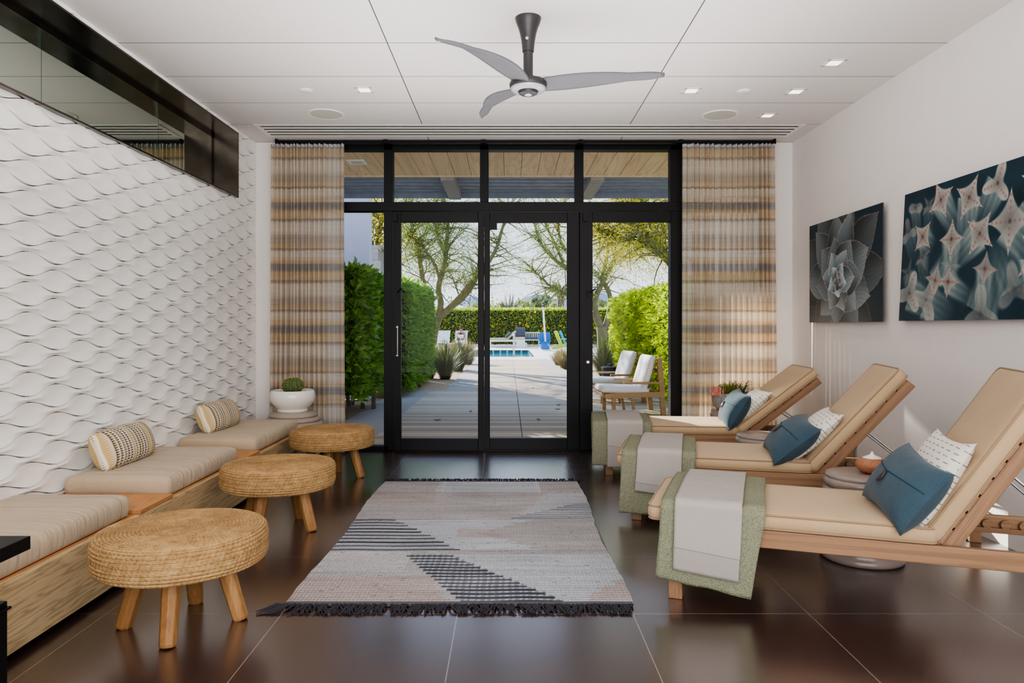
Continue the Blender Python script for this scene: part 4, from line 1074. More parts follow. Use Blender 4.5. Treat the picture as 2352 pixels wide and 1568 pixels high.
def hedge(name,label,x0,x1,y0,y1,z0,z1,mat,n,size,faces,group=None,stems=0,asp=.42,lump=.08,seed=1):
    o=empty(name,((x0+x1)/2,(y0+y1)/2,0),0,label,'hedge',group); c=np.array([(x0+x1)/2,(y0+y1)/2,0])
    P=[];D=[]; nz=noise1(seed); tot=sum(f[1] for f in faces)
    for f,wt in faces:
        k=int(n*wt/tot); a=RNG.uniform(0,1,k); b=RNG.uniform(0,1,k); dpt=RNG.exponential(.05,k)-.02
        lm=np.array([nz(5*p+2,6*q_) for p,q_ in zip(a*3,b*3)])*lump-lump*.3
        dd=dpt-lm
        X=x0+(x1-x0)*a;Yc=y0+(y1-y0)*a; Zc=z0+(z1-z0)*b
        if f=='-y': p=np.stack([X,y0+dd,Zc],1); d=np.array([0,-1,.1])
        if f=='+x': p=np.stack([x1-dd,Yc,Zc],1); d=np.array([1,0,.1])
        if f=='-x': p=np.stack([x0+dd,Yc,Zc],1); d=np.array([-1,0,.1])
        if f=='top': p=np.stack([X,y0+(y1-y0)*b,z1-dd],1); d=np.array([0,0,1])
        P.append(p-c); D.append(np.repeat(d[None],k,0))
    cloud('foliage',np.concatenate(P),np.concatenate(D),size,asp,mat,o)
    i_=.10; MB().box(x0+i_-c[0],x1-i_-c[0],y0+i_-c[1],y1-i_-c[1],z0+.05,z1-i_).build('shade_core',M['innerA'],o)  # core box added to block light, its dark colour stands for inner shade
    r=random.Random(seed)
    for k in range(stems):
        x=r.uniform(x0+.2,x1-.05)-c[0]; y=y0+(y1-y0)*(k+.5)/stems-c[1]; lx=r.uniform(-.12,.12)
        MB().tube([(x,y,-.05),(x+lx*.5,y+.03,.3),(x+lx,y,z0+.35)],[.035,.028,.022],7).build('stem',M['stem'],o,smooth=True)
    return o
hedge('leafy_hedge','dark green leafy hedge just outside the left side pane, stems showing at its foot',-3.6,-1.98,9.4,11.7,.28,2.02,M['leafA'],8500,.135,[('-y',1.3),('+x',1.6),('top',.6)],'hedges along the path',9,.42,.12,3)
hedge('leafy_hedge','sunlit green hedge behind the left glass door, left of the path',-2.9,-1.74,12.6,16.6,.12,2.05,M['leafA'],11000,.115,[('-y',1.2),('+x',2.5),('top',1.6)],'hedges along the path',6,.40,.10,4)
cl_=hedge('leafy_hedge','bright yellow-green hedge behind the teak patio chairs, right of the path',2.60,4.6,9.6,18.5,.05,1.95,M['leafB'],25000,.095,[('-y',1.5),('-x',5),('top',2)],'hedges along the path',0,.42,.14,5)
fh=hedge('flowering_hedge','long clipped hedge dotted with yellow flowers beyond the pool',-9,13,46.2,47.8,.0,2.35,M['leafF'],24000,.14,[('-y',3),('top',1.4)],None,0,.5,.12,6)
n=520; P=np.stack([RNG.uniform(-11,11,n),-.80-.14+RNG.normal(0,.03,n),np.clip(RNG.normal(1.35,.5,n),.4,2.3)],1)
fl=cloud('flower',P,np.repeat(np.array([[0,-1,0]]),n,0),.19,.9,M['flower'],fh,.5); fl['kind']='stuff'
# trees ------------------------------------------------------------
M['bark']=plain('green_grey_bark',(112,112,80),.85,var=.25,vs=6,bump=.3,bs=25,bd=.02)
M['pvleaf']=leafmat('feathery_leaf',(70,98,44),(132,152,68),.38,.6,1.0)
M['pvyellow']=leafmat('yellow_feathery_leaf',(112,132,44),(190,178,62),.42,.6,1.0)
def pxl(pts,Y,dy,seed):
    r=random.Random(seed); s=r.uniform(-1,1)*dy; out=[]
    for i,(a,b) in enumerate(pts): out.append(at(a,b,Y+s*i/(len(pts)-1)))
    return out
def smooth_path(P,k=5):
    out=[]; n=len(P)
    for i in range(n-1):
        p0,p1,p2,p3=P[max(0,i-1)],P[i],P[i+1],P[min(n-1,i+2)]
        for q in range(k):
            t_=q/k; out.append(.5*((2*p1)+(-p0+p2)*t_+(2*p0-5*p1+4*p2-p3)*t_*t_+(-p0+3*p1-3*p2+p3)*t_**3))
    out.append(P[-1]); return out
def tree(name,label,base,limbs,Y,leafm,seed,ntw,nl,llen=.11,extra=None,cat='tree',group='feathery desert trees in the garden',tl=(.6,1.7),asp=.24,clip=None):
    r=random.Random(seed); o=empty(name,base,0,label,cat,group); tr=MB(); tw=MB(); LP=[];LD=[]
    tips=[]
    for k,(pts,r0,r1) in enumerate(limbs):
        path=[p-Vector(base) for p in smooth_path(pxl(pts,Y,2.2 if k else 0.0,seed*31+k))]
        m=len(path); tr.tube(path,[r0+(r1-r0)*i/(m-1) for i in range(m)],9)
        if k: tips+= [(path[i],(path[min(m-1,i+1)]-path[i-1]).normalized(),r1) for i in range(m//3,m)]
    for k in range(ntw):
        p,d,rr=r.choice(tips); d=(d*.5+Vector((r.gauss(0,.7),r.gauss(0,.8),r.gauss(.15,.5)))).normalized(); L=r.uniform(*tl); q=[p.copy()]
        for s in range(5):
            d=(d+Vector((r.gauss(0,.18),r.gauss(0,.18),r.gauss(-.06,.14)))).normalized(); q.append(q[-1]+d*L/5)
        tw.tube(q,[.022,.017,.013,.010,.007,.004],5)
        for s in range(nl):
            f=r.uniform(.15,1)*5; i=min(4,int(f)); pp=q[i]*(1-(f-i))+q[i+1]*(f-i)
            LP.append(pp+Vector((r.gauss(0,.12),r.gauss(0,.14),r.gauss(-.04,.12)))); LD.append(Vector((r.gauss(0,.6),r.gauss(0,.6),r.gauss(-.35,.5))))
    if extra:
        for (cx,cy,cz,sx,sy,sz,nn) in extra:
            E=RNG.normal(0,1,(nn,3)); E/=np.linalg.norm(E,axis=1,keepdims=True); E*=RNG.uniform(.2,1,(nn,1))**.6
            for e in E: LP.append(Vector((cx+e[0]*sx,cy+e[1]*sy,cz+e[2]*sz))-Vector(base)); LD.append(Vector((r.gauss(0,.6),r.gauss(0,.6),r.gauss(-.3,.5))))
    tr.build('trunk',M['bark'],o,smooth=True); tw.build('twigs',M['bark'],o,smooth=True)
    if LP: cloud('foliage',np.array([tuple(p) for p in LP]),np.array([tuple(d) for d in LD]),llen,asp,leafm,o,.3)
    return o
b=G(990,812); Yt=22.0
tree('feathery_tree','multi-trunked green-barked tree with feathery leaves left of the path',at(990,845,Yt),[
 ([(990,848),(990,790),(996,755),(1003,735)],.20,.15),
 ([(998,752),(1012,700),(1007,660),(1022,600),(1026,560),(1028,500),(1015,440)],.11,.04),
 ([(1003,735),(1035,705),(1058,688),(1085,655),(1100,610),(1104,550),(1118,480)],.12,.04),
 ([(1000,735),(1048,690),(1085,645),(1110,622),(1140,570),(1155,520),(1175,470)],.09,.035),
 ([(988,760),(990,700),(975,660),(966,610),(962,570),(950,530),(935,490)],.10,.035),
 ([(1012,650),(1000,610),(985,585),(965,560),(940,545)],.05,.02),
 ([(1022,580),(1008,545),(1000,510),(995,470)],.055,.025),
 ([(966,610),(955,560),(945,510),(935,470)],.06,.03),
 ([(1058,688),(1040,640),(1025,610)],.03,.015)],Yt,M['pvleaf'],2,330,110,.068,[(-2.5,22,5.0,2.6,1.6,1.0,3200),(-3.3,22.5,3.5,1.2,1.2,1.3,3600),(-1.7,22.5,3.9,1.0,1.0,.8,1800)])
Yr=23.5
tree('feathery_tree','pale-barked multi-trunked tree with feathery leaves behind the right glass door',at(1388,835,Yr),[
 ([(1388,838),(1385,790),(1381,750)],.21,.16),
 ([(1381,755),(1366,700),(1378,660),(1402,615),(1420,580),(1440,545),(1470,500)],.11,.04),
 ([(1384,770),(1402,705),(1398,670),(1384,640),(1394,590),(1400,540),(1402,490)],.10,.04),
 ([(1381,760),(1362,690),(1345,640),(1300,615),(1268,590),(1240,555),(1225,500)],.10,.035),
 ([(1381,770),(1355,712),(1310,680),(1270,662),(1240,635),(1225,620)],.055,.012),
 ([(1345,660),(1318,600),(1290,560),(1283,520),(1290,470)],.07,.03),
 ([(1300,620),(1275,560),(1255,520),(1245,480)],.05,.025),
 ([(1420,585),(1450,590),(1470,560),(1490,520)],.05,.02)],Yr,M['pvleaf'],5,260,110,.068,[(3.0,23.5,5.2,3.2,1.6,.9,900)])
Yn=15.0
tree('feathery_tree','near leaning tree limb with yellow-green feathery leaves above the right hedge',at(1640,760,Yn),[
 ([(1640,840),(1610,720),(1570,640)],.17,.13),
 ([(1570,640),(1545,605),(1510,570),(1482,552),(1462,540)],.12,.09),
 ([(1462,540),(1452,520),(1448,490),(1440,440)],.075,.04),
 ([(1466,542),(1430,545),(1405,535),(1380,520)],.045,.015),
 ([(1530,590),(1520,550),(1540,500),(1550,450)],.05,.02),
 ([(1470,545),(1475,510),(1470,470)],.045,.02)],Yn,M['pvyellow'],8,240,100,.06,[(2.7,17.5,3.5,1.2,1.0,1.0,6000),(3.8,19,3.2,1.5,1.2,1.2,7000),(2.2,17,4.6,1.6,1.2,.6,3000)],tl=(.5,1.4))
# crown far behind left wall; second leaf clump is unseen, added to block sun
tree('feathery_tree','yellow-green tree crown behind the lavender-grey wall',at(862,760,20),[([(862,800),(862,640)],.16,.12),([(862,640),(868,560),(880,480)],.1,.04),([(862,640),(850,560),(835,470)],.1,.04)],20.0,M['pvyellow'],13,90,24,.13,[(-3.7,20,3.8,.8,1.2,1.9,1600),(-6.12,20,7.5,.38,.6,.9,2400)])
# distant planting ------------------------------------------------
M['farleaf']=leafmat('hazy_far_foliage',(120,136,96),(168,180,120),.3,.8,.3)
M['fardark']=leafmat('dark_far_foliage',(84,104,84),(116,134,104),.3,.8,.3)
def blob(name,label,px,py_top,Y,wpx,mat,n,trunk=True,cat='tree',group='distant trees beyond the hedge',bare=False):
    top=at(px,py_top,Y); w=wpx/F*Y/2; o=empty(name,(top.x,Y,0),0,label,cat,group)
    hz=top.z; cz=hz*.6; E=RNG.normal(0,1,(n,3)); E/=np.linalg.norm(E,axis=1,keepdims=True); E*=RNG.uniform(.5,1,(n,1))
    P=E*np.array([w,w*.6,hz*.42])*(1+.25*np.sin(E[:,:1]*5+px)*np.cos(E[:,2:]*6)); P[:,2]+=cz
    cloud('foliage',P,E,(.06 if not bare else .05)*Y/10*.9,.7 if not bare else .12,mat,o,.6)
    m=MB().tube([(0,0,-.1),(0,0,cz)],[.25,.15],7)
    if bare:
        r=random.Random(3)
        for k in range(90):
            a=r.uniform(-1.2,1.2); b2=a+r.uniform(-.25,.25); m.tube([(0,0,hz*.25),(w*.4*a,r.uniform(-1,1),hz*.55),(w*.8*b2,r.uniform(-1,1),hz*r.uniform(.6,1.0)*(1-.25*abs(b2)))],[.10,.05,.015],4)
    m.build('trunk',M['bark'],o)
    return o
blob('distant_tree','bare spreading grey tree above the flowering hedge',1170,662,78,66,M['farleaf'],500,bare=True)
for px,pt,Y,w,mt,lb in ((1205,690,82,60,'farleaf','low olive shrub mass above the hedge, right of the bare tree'),(1132,694,80,60,'farleaf','low olive shrub mass above the hedge, left of the bare tree'),(1232,684,90,24,'fardark','dark round distant tree, left of a pair'),(1252,680,92,22,'fardark','dark round distant tree, right of a pair with a pointed top'),(1275,696,86,40,'farleaf','low pale distant shrub at the foot of the palm'),(1330,694,86,60,'farleaf','low distant shrub mass behind the dark door post'),(1380,688,84,50,'farleaf','distant shrub mass behind the right tree trunk'),(1090,697,75,50,'farleaf','low distant shrub mass behind the left door post'),(1040,690,75,60,'fardark','dark distant shrub mass behind the left tree'),(940,660,70,90,'fardark','tall distant tree mass behind the left hedge'),(1450,660,70,110,'farleaf','tall distant tree mass behind the right hedge')):
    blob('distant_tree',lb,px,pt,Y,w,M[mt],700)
palm=empty('palm_tree',at(1287,748,75),0,'distant palm tree against the mountain','palm tree'); palm.location.z=0
zt_=at(0,668,75).z
MB().tube([(0,0,-.1),(.05,0,zt_*.5),(0,0,zt_)],[.42,.36,.40],8).build('trunk',M['stem'],palm,smooth=True)
m=MB(); r=random.Random(4)
for k in range(34):
    a=r.uniform(0,6.28); e=r.uniform(-.7,1.2); d=Vector((math.cos(a)*math.cos(e),math.sin(a)*math.cos(e),math.sin(e))); L_2=r.uniform(1.1,1.6)
    q=[Vector((0,0,zt_))+d*L_2*s/4+Vector((0,0,-.35*(s/4)**2)) for s in range(5)]; m.tube(q,[.05,.11,.12,.08,.02],4)
m.build('frond',M['fardark'],palm)
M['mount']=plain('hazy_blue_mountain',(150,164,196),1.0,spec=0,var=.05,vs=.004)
prof=[(700,700),(860,695),(960,690),(1040,702),(1062,690),(1078,681),(1088,678),(1100,684),(1125,700),(1150,704),(1190,692),(1205,684),(1222,678),(1238,676),(1255,681),(1275,686),(1300,684),(1330,690),(1362,676),(1385,672),(1410,684),(1460,695),(1700,700)]
vs=[];fs=[]; r=random.Random(2)
for i,(a,b_) in enumerate(prof):
    p=at(a,b_,700); vs+= [(p.x,700,p.z),(p.x,660,p.z*.35),(p.x,620,-1),(p.x,760,-1)]
for i in range(len(prof)-1): fs+=[(4*i,4*i+4,4*i+5,4*i+1),(4*i+1,4*i+5,4*i+6,4*i+2),(4*i+3,4*i+7,4*i+4,4*i)]
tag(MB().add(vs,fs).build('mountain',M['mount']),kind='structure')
# ornamental grasses ---------------------------------------------
M['grassA']=leafmat('green_grass_blade',(46,60,32),(104,112,66),.4,.6)
M['grassB']=leafmat('straw_grass_blade',(84,84,52),(150,138,94),.4,.6)
def grass(label,px,py,hgt,n,mat,seed,spread=.35):
    p=G(px,py); o=empty('ornamental_grass',p,0,label,'grass clump','ornamental grass clumps'); r=random.Random(seed); m=MB()
    for k in range(n*2):
        a=r.uniform(0,6.28); q=r.uniform(0,.12); l=hgt*r.uniform(.45,1.08); s=spread*2.1*r.uniform(.0,1.0)**.8*l
        b0=Vector((q*math.cos(a),q*math.sin(a),-.04)); d=Vector((math.cos(a),math.sin(a),0)); sd=Vector((-d.y,d.x,0))*r.uniform(.004,.008)
        up=l*(1-.45*(s/l/spread/2.1)); p1=b0+d*s*.3+Vector((0,0,up*.62)); p2=b0+d*s*.7+Vector((0,0,up*.95)); p3=b0+d*s*1.1+Vector((0,0,up*.88))
        m.add([b0-sd,b0+sd,p1-sd,p1+sd,p2-sd*.6,p2+sd*.6,p3],[(0,1,3,2),(2,3,5,4),(4,5,6)])
    m.build('blades',mat,o); return o
grass('dark green fountain grass clump nearest, beside the path edge',1022,868,.98,420,M['grassA'],1)
for i,(px,py,hh,mt,lb) in enumerate(((985,866,.85,'grassA','fountain grass clump tight against the left hedge'),(1052,850,1.0,'grassA','fountain grass clump right of the dark front clump'),(1075,835,.9,'grassB','straw-tipped grass clump at the right end of the left bed'),(1005,845,.85,'grassB','pale grass clump behind the dark front clump'),(1040,822,.75,'grassB','tall straw-coloured bush at the back of the left bed'),(1388,862,1.15,'grassA','large feathery grass clump behind the black covered bin'),(1415,850,1.0,'grassA','feathery grass clump against the right hedge'),(1298,845,.75,'grassB','small dry grass clump at the right path edge'),(1285,838,.6,'grassB','smallest dry grass tuft at the right path corner'))):
    grass(lb,px,py,hh,340,M[mt],i+20,.42)
# patio chairs -----------------------------------------------------
M['chairwood']=wood('pale_patio_teak',(160,124,82),(198,164,118),0)
M['whitecush']=fabric('white_outdoor_cushion',(236,233,228),.03)
def patio_chair(loc,label,rz=0):
    o=empty('patio_chair',loc,rz,label,'armchair','teak patio armchairs'); W=.70; T=M['chairwood']
    for y in (0,W):
        MB().bar((-.30,y,0),(-.30,y,.27),.05,.06).build('leg',T,o,bevel=.004)
        MB().bar((.40,y,0),(.34,y,.80),.05,.07,(1,0,0)).build('leg',T,o,bevel=.004)
        MB().bar((-.42,y,.27),(.40,y,.30),.045,.07).build('side_rail',T,o,bevel=.004)
        MB().bar((-.16,y,.455),(.40,y,.455),.06,.028).build('armrest',T,o,bevel=.006)
        MB().bar((-.05,y,.27),(-.0,y,.0),.035,.035).build('brace',T,o)
    for x,z in ((-.40,.27),(.34,.30),(.355,.62)): MB().bar((x,0,z),(x,W,z),.045,.05).build('cross_rail',T,o,bevel=.004)
    for k in range(5): MB().bar((.22+.018*k,.04,.38+.08*k),(.22+.018*k,W-.04,.38+.08*k),.04,.015).build('slat',T,o)
    rings=lambda L,Wd,Th:[(L-.03,Wd-.03,.04,-Th/2),(L,Wd,.05,-Th/4),(L,Wd,.05,Th/4),(L-.02,Wd-.02,.05,Th/2),(L*.5,Wd*.5,.05,Th/2+.012),(L*.1,Wd*.1,.01,Th/2+.014)]
    MB().loft(rings(.34,W/2-.03,.09),Matrix.Translation((-.12,W/2,.345))@Matrix.Rotation(.05,4,'Y')).build('seat_cushion',M['whitecush'],o,smooth=True,angle=60)
    MB().loft(rings(.28,W/2-.04,.09),Matrix.Translation((.20,W/2,.56))@Matrix.Rotation(-1.28,4,'Y')).build('back_cushion',M['whitecush'],o,smooth=True,angle=60)
    return o
pc=patio_chair((1.76,9.95,0),'teak patio armchair with white cushions nearest the glass door',.06)
dup(pc,(1.80,11.55,0),.16,'teak patio armchair with white cushions farther from the door, beside the black bin')
bn=empty('covered_bin',(1.92,13.4,0),0,'black fabric-covered bin with a dark finial behind the patio chairs','bin')
MB().loft([(.17,.17,.03,0),(.165,.165,.03,.3),(.158,.158,.03,.45),(.15,.15,.03,.46)]).build('cover',M['black_fab'],bn,bevel=.004)
MB().loft([(.175,.175,.03,.455),(.175,.175,.03,.475),(.12,.12,.03,.49)]).build('rim',M['black'],bn)
MB().lathe([(.02,.49),(.02,.51),(.07,.52),(.06,.535),(.02,.545),(.018,.56),(.03,.57),(.001,.585)],20).build('finial',M['black'],bn,smooth=True)
# dry leaves on the deck
M['dryleaf']=plain('dry_brown_leaf',(104,80,54),.9)
dl=None
for px,py,a,lb in ((1005,966,.3,'dry leaf in the shade on the left of the deck'),(1081,946,1.2,'curled dry leaf at the deck shadow edge'),(1237,965,2.0,'dry leaf on the sunlit deck, right of the board seam'),(1283,931,.7,'dry leaf on the deck close to the dark door post'),(1281,941,2.6,'thin dry leaf just below another by the dark post'),(1224,892,1.5,'small pale leaf on the dappled middle of the deck')):
    p=G(px,py)
    if dl is None:
        m=MB().grid(lambda u,v:((u-.5)*.085,(v-.5)*.035*math.sin(PI*min(.98,max(.02,u))),.006+.014*abs(v-.5)+.008*(u-.5)**2*4),8,4)
        dl=m.build('dry_leaf',M['dryleaf'],smooth=True,solid=.001,loc=p,rot=(0,0,a)); tag(dl,lb,'leaf','dry leaves on the deck')
    else: dup(dl,p,a,lb)
# ------------------------------------------------------------------ pool-side furniture
M['whiteW']=plain('white_painted_wood',(236,234,230),.6,var=.02)
M['taupeF']=fabric('taupe_daybed_fabric',(190,172,150),.05); M['slateF']=fabric('slate_fabric',(84,88,98),.08); M['yellowF']=fabric('pale_yellow_fabric',(226,208,150),.05)
M['blueP']=plain('blue_plastic',(20,110,180),.45); M['limeP']=plain('lime_wood',(176,196,58),.6); M['aquaP']=plain('aqua_wood',(30,150,196),.6)
def simple_cushion(name,L,W,T,mat,parent,Mx,thing=None):
    o=MB().loft([(L/2-.03,W/2-.03,.05,-T/2),(L/2,W/2,.06,-T/4),(L/2,W/2,.06,T/4),(L/2-.03,W/2-.03,.06,T/2),(L/4,W/4,.05,T/2+.01),(.02,.02,.01,T/2+.012)]).build(name,mat,parent,smooth=True,angle=60)
    o.matrix_local=Mx; return o
# daybed
x0=at(1122,0,41).x; x1=at(1178,0,41).x
db=empty('daybed',(0,41,0),0,'white slatted daybed with taupe mattress and raised head beyond the pool','daybed')
MB().box(-1.15,.62,0,.9,.34,.44).build('platform',M['whiteW'],db,bevel=.01)
for a in (-1.1,.5): 
    for y in (.05,.8): MB().box(a,a+.09,y,y+.06,0,.34).build('leg',M['whiteW'],db)
MB().box(-1.0,.5,.03,.06,.10,.16).build('stretcher',M['whiteW'],db)
simple_cushion('mattress',1.0,.85,.10,M['taupeF'],db,Matrix.Translation((-.60,.45,.49)))
simple_cushion('head_cushion',.85,.8,.10,M['taupeF'],db,Matrix.Translation((.12,.45,.66))@Matrix.Rotation(-.75,4,'Y'))
o=simple_cushion('throw_pillow',.42,.5,.14,M['slateF'],None,Matrix.Translation((-.02,41.35,.72))@Matrix.Rotation(-.7,4,'Y')); tag(o,'grey pillow lying on the raised head of the daybed','pillow')
o=simple_cushion('throw_pillow',.66,.5,.13,M['yellowF'],None,Matrix.Translation((.62,41.4,.53))); tag(o,'pale yellow pillow beside the daybed head','pillow')
st=empty('white_side_table',at(1197,748,40.6),0,'white cube side table at the right end of the daybed','table'); st.location.z=0
MB().box(-.28,.22,-.25,.25,.0,.42).build('cube_body',M['whiteW'],st,bevel=.015); MB().box(.24,.32,-.22,.22,0,.30).box(-.3,.34,-.26,.26,.42,.45).build('top',M['whiteW'],st,bevel=.005)
# bench with balusters
bn_=empty('garden_bench',at(1216,748,43.6),0,'white baluster-backed garden bench with dark cushions by the hedge','bench'); bn_.location.z=0
MB().box(-.95,.65,0,.6,.36,.42).build('seat',M['whiteW'],bn_); MB().box(-.95,.65,.6,.65,.80,.87).box(-.95,.65,.6,.65,.40,.46).build('back_rail',M['whiteW'],bn_)
for k in range(14): MB().box(-.9+k*.115,-.85+k*.115,.61,.64,.46,.8).build('baluster',M['whiteW'],bn_)
for a in (-.92,.56):
    for y in (.02,.55): MB().box(a,a+.07,y,y+.07,0,.36).build('leg',M['whiteW'],bn_)
simple_cushion('seat_cushion',1.56,.58,.14,M['slateF'],bn_,Matrix.Translation((-.15,.3,.49)))
o=simple_cushion('back_pillow',.62,.58,.18,M['slateF'],None,Matrix.Translation((at(1195,0,43.7).x,43.75,.86))@Matrix.Rotation(.25,4,'X')@Matrix.Rotation(PI/2,4,'X')); tag(o,'large slate pillow propped at the left end of the garden bench','pillow')
# pool lift
pl_=empty('pool_lift',at(1252,748,36),0,'blue pool lift chair with a tall white mast at the pool edge','pool lift'); pl_.location.z=0
MB().box(-.12,.30,-.2,.2,0,.10).build('base_plate',M['white_metal'],pl_)
MB().loft([(.2,.2,.04,.07),(.22,.22,.05,.12),(.22,.22,.05,.36),(.2,.2,.04,.40)],Matrix.Translation((.0,0,0))).build('battery_box',M['blueP'],pl_)
MB().bar((.02,.0,.38),(-.1,.0,2.2),.09,.10,(0,1,0)).build('mast',M['white_metal'],pl_)
MB().loft([(.26,.05,.04,.30),(.29,.06,.05,.40),(.29,.06,.05,.88),(.24,.05,.05,.93)],Matrix.Translation((-.02,.22,0))).build('seat_back',M['blueP'],pl_)
MB().box(-.29,.25,-.15,.25,.40,.46).build('seat',M['blueP'],pl_,bevel=.02)
for x in (-.33,.30): MB().bar((x,-.15,.62),(x,.2,.62),.05,.04).build('armrest',M['blueP'],pl_)
MB().tube([(.12,-.22,.36),(.16,-.25,.25),(.2,-.23,.2),(.22,-.22,.3)],.012,6).build('cable',M['white_metal'],pl_)
# adirondack chairs
def adirondack(loc,rz,mat,label):
    o=empty('adirondack_chair',loc,rz,label,'chair','adirondack chairs by the pool')
    for k in range(5):
        y=-.25+k*.125; MB().bar((-.30,y,.22),(-.62,y*1.15,.98),.10,.022,(0,1,0)).build('back_slat',mat,o)
    for k in range(5):
        x=-.25+k*.13; MB().bar((x,-.28,.26+.028*k),(x,.28,.26+.028*k),.11,.022).build('seat_slat',mat,o)
    for y in (-.32,.32):
        MB().bar((.34,y,0),(.34,y,.52),.09,.03,(0,1,0)).build('leg',mat,o); MB().bar((-.75,y,.02),(.34,y,.40),.03,.12).build('leg',mat,o)
        MB().bar((-.5,y,.54),(.42,y,.54),.12,.025).build('armrest',mat,o)
    return o
adirondack(tuple(at(1302,748,38).xy)+(0,),-.25,M['limeP'],'lime green wooden adirondack chair by the flowering hedge')
adirondack(tuple(at(1312,748,39.6).xy)+(0,),-.15,M['aquaP'],'aqua blue adirondack chair partly behind the lime green one')
# white pool loungers (seen from the foot)
M['slingw']=plain('white_sling_mesh',(222,218,212),.8)
def pool_lounger(loc,rz,label,ang=62):
    o=empty('pool_lounger',loc,rz,label,'sun lounger','white pool loungers'); W=M['whiteW']; a=math.radians(ang)
    for y in (-.32,.32): MB().bar((-1.2,y,.32),(.1+.0,y,.32),.04,.06).build('side_rail',W,o)
    for x in (-1.15,.0):
        for y in (-.32,.32): MB().bar((x,y,0),(x,y,.30),.045,.045,(0,1,0)).build('leg',W,o)
    MB().box(-1.2,.0,-.30,.30,.335,.36).build('seat_sling',M['slingw'],o)
    e=Vector((.72*math.cos(a),0,.72*math.sin(a)))
    MB().bar(Vector((0,0,.33)),Vector((0,0,.33))+e,.60,.03,(0,0,1) ).build('back_sling',M['slingw'],o)
    for y in (-.31,.31): MB().bar(Vector((0,y,.33)),Vector((0,y,.33))+e,.04,.05).build('back_rail',W,o)
    return o
p1=at(1018,748,38.6); p1.z=0
pln_=pool_lounger(p1,PI/2-.12,'empty white pool lounger behind the left tree trunk',66)
p2=at(1058,748,38.2); p2.z=0
dup(pln_,p2,PI/2-.12,'white pool lounger holding a seated person')
p3=at(1392,748,37); p3.z=0
dup(pln_,p3,PI-.1,'white pool lounger beyond the right tree, seen from its side')
p4=at(1412,748,34.5); p4.z=0
dup(pln_,p4,PI-.05,'white pool lounger half hidden by the bright right hedge')
# seated person
M['skin']=plain('warm_skin',(176,126,100),.6,spec=.3,var=.05); M['hair']=plain('brown_hair',(84,60,44),.7); M['tank']=plain('black_tank_top',(24,25,30),.8)
pp=empty('person',(p2.x,p2.y,.36),-.1,'person in a black tank top and sunglasses reading on a white pool lounger','person')
def skin(name,verts,edges,rad,mat,parent,root=0,sub=2):
    me=bpy.data.meshes.new(name); me.from_pydata(verts,edges,[]); me.materials.append(mat)
    o=bpy.data.objects.new(name,me); COL.objects.link(o); o.parent=parent
    o.modifiers.new('skin','SKIN')
    if not me.skin_vertices: 
        bpy.context.view_layer.objects.active=o; bpy.ops.mesh.customdata_skin_add()
    for i,sv in enumerate(me.skin_vertices[0].data):
        sv.radius=rad[i] if hasattr(rad[i],'__len__') else (rad[i],rad[i]); sv.use_root=(i==root)
    m=o.modifiers.new('sub','SUBSURF'); m.levels=sub; m.render_levels=sub
    me.shade_smooth(); return o
V=[(0,-.02,.10),(0,.04,.26),(0,.10,.42),(0,.13,.53),(0,.11,.60),(0,.085,.70),(0,.08,.80),
   (.17,.12,.50),(.21,.02,.28),(.10,-.16,.26),(.06,-.22,.29),(-.17,.12,.50),(-.21,.02,.28),(-.10,-.16,.26),(-.06,-.22,.29),
   (.09,-.04,.08),(.12,-.44,.24),(.10,-.85,.06),(.10,-.93,.14),(-.09,-.04,.08),(-.12,-.44,.26),(-.10,-.85,.06),(-.10,-.93,.14)]
E=[(0,1),(1,2),(2,3),(3,4),(4,5),(5,6),(3,7),(7,8),(8,9),(9,10),(3,11),(11,12),(12,13),(13,14),(0,15),(15,16),(16,17),(17,18),(0,19),(19,20),(20,21),(21,22)]
Rr=[(.15,.11),(.13,.10),(.15,.10),(.10,.08),(.05,.05),(.078,.09),(.07,.085),.055,.042,.032,.026,.055,.042,.032,.026,.09,.065,.042,.035,.09,.065,.042,.035]
skin('body',V,E,Rr,M['skin'],pp)
MB().lathe([(.02,.86),(.05,.845),(.082,.81),(.092,.76),(.088,.70),(.06,.66)],16,Matrix.Translation((0,.115,0))).lathe([(.001,.83),(.04,.84),(.055,.88),(.04,.92),(.001,.93)],12,Matrix.Translation((0,.12,0))).build('hair',M['hair'],pp,smooth=True)
MB().box(-.075,.075,-.018,.0,.735,.765).box(-.09,-.08,-.01,.1,.75,.76).box(.08,.09,-.01,.1,.75,.76).build('sunglasses',M['black'],pp)
MB().lathe([(.165,.02),(.155,.15),(.15,.27),(.165,.40),(.12,.50),(.10,.515)],20,Matrix.Translation((0,.07,0))@Matrix.Diagonal((1,.75,1,1))@Matrix.Rotation(-.12,4,'X')).build('tank_top',M['tank'],pp,smooth=True)
M['lip']=plain('lip_tone',(150,84,76),.5)
MB().lathe([(.001,.028),(.012,.012),(.016,0)],8,Matrix.Translation((0,.0,.715))@Matrix.Rotation(PI/2,4,'X')).build('nose',M['skin'],pp,smooth=True)
MB().box(-.024,.024,-.012,.01,.672,.684).build('mouth',M['lip'],pp,bevel=.004)
bk_=MB().add([(-.17,0,0),(0,.02,0),(0,.02,.2),(-.17,0,.2),(.17,0,0),(.17,0,.2)],[(0,1,2,3),(1,4,5,2)]).build('open_book',M['whiteW'],solid=.012,loc=(p2.x,p2.y-.26,.60),rot=(-.3,0,-.1)); tag(bk_,'white open book held by the person on the lounger','book')
tl_=simple_cushion('folded_towel',.5,.34,.10,M['whitecush'],None,Matrix.Translation((p2.x+.32,p2.y-1.25,.42))); tl_.location=(p2.x+.06,p2.y-1.14,.43); tag(tl_,'white folded towel at the foot of the occupied pool lounger','towel')
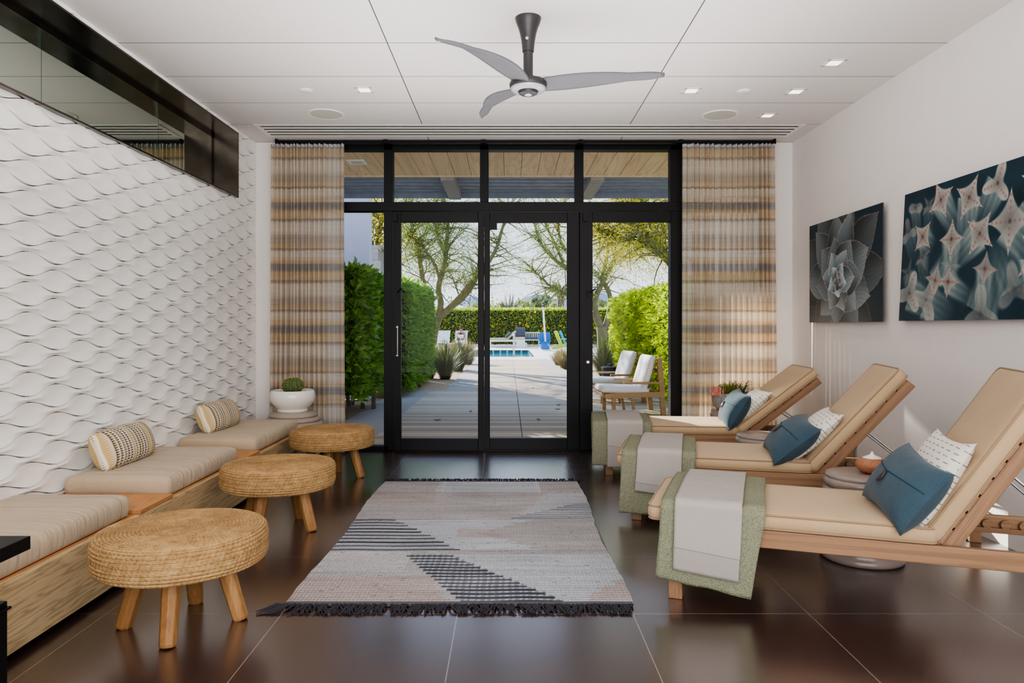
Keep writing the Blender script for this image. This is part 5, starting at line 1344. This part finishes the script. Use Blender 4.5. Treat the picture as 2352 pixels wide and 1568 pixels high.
# umbrella beyond the hedge
u=empty('patio_umbrella',(at(1000,0,50).x,50,0),0,'white patio umbrella showing above the hedge behind the left tree','umbrella')
M['canvasw']=plain('white_umbrella_canvas',(240,240,244),.8)
MB().lathe([(2.3,2.42),(2.25,2.52),(1.2,2.85),(.06,3.15)],8).build('canopy',M['canvasw'],u); MB().tube([(0,0,0),(0,0,3.15)],.04,8).build('pole',M['white_metal'],u)
# ================================================================== LIGHT
W=bpy.data.worlds.new('desert_sky'); SC.world=W; W.use_nodes=True; nt=W.node_tree; nt.nodes.clear()
tc=nt.nodes.new('ShaderNodeTexCoord'); sx=nt.nodes.new('ShaderNodeSeparateXYZ'); rp=nt.nodes.new('ShaderNodeValToRGB'); bg=nt.nodes.new('ShaderNodeBackground'); ou=nt.nodes.new('ShaderNodeOutputWorld')
nt.links.new(tc.outputs['Generated'],sx.inputs[0]); nt.links.new(sx.outputs['Z'],rp.inputs[0]); nt.links.new(rp.outputs[0],bg.inputs[0]); nt.links.new(bg.outputs[0],ou.inputs[0])
e=rp.color_ramp.elements; e[0].position=0; e[0].color=(.77,.81,.90,1); e[1].position=.55; e[1].color=(.36,.52,.86,1); n_=rp.color_ramp.elements.new(.12); n_.color=(.68,.75,.90,1)
bg.inputs[1].default_value=2.15
sd=Vector((.517,-.856,-math.tan(math.radians(21.5)))).normalized()
sl=bpy.data.lights.new('sun','SUN'); so=bpy.data.objects.new('sun',sl); COL.objects.link(so)
so.rotation_euler=sd.to_track_quat('-Z','Y').to_euler(); sl.energy=16.0; sl.angle=math.radians(.6); sl.color=(1,.93,.82)
def area(name,loc,rot,sx_,sy_,en,c=(1,1,1)):
    l=bpy.data.lights.new(name,'AREA'); l.shape='RECTANGLE'; l.size=sx_; l.size_y=sy_; l.energy=en; l.color=c
    o=bpy.data.objects.new(name,l); COL.objects.link(o); o.location=loc; o.rotation_euler=rot; return o
area('fill_light',(0.1,-1.45,1.6),(math.radians(90),0,0),5.0,2.9,285,(1,.99,.98))  # unseen fill light added at the rear wall to brighten the room
area('fill_light',(0.1,3.4,1.9),(PI,0,0),3.0,4.6,102,(1,.985,.97))  # unseen up-facing fill added mid-room to brighten the ceiling
for px,py in ((837,206),(1588,208),(1828,210),(1916,144),(1763,265)):
    c=at_c(px,py); l=bpy.data.lights.new('downlight_beam','SPOT'); l.energy=9; l.spot_size=1.5; l.spot_blend=.9; l.color=(1,.86,.7); l.shadow_soft_size=.04
    o=bpy.data.objects.new('downlight_beam',l); COL.objects.link(o); o.location=c-Vector((0,0,.03))
# ================================================================== CAMERA
cd=bpy.data.cameras.new('camera'); co=bpy.data.objects.new('camera',cd); COL.objects.link(co)
co.location=(0,0,CH); co.rotation_euler=(PI/2,0,0); cd.sensor_width=36; cd.lens=F/2352*36
cd.shift_x=(1176-VX)/2352; cd.shift_y=-(784-VY)/2352; cd.clip_start=.05; cd.clip_end=2000
SC.camera=co
SC.view_settings.view_transform='AgX'; SC.view_settings.look='AgX - Medium High Contrast'; SC.view_settings.exposure=0.0
cy=SC.cycles; cy.use_denoising=True; cy.max_bounces=10; cy.diffuse_bounces=5; cy.glossy_bounces=4; cy.transparent_max_bounces=16; cy.transmission_bounces=6
cy.sample_clamp_indirect=8; cy.sample_clamp_direct=0; cy.caustics_reflective=False; cy.caustics_refractive=False
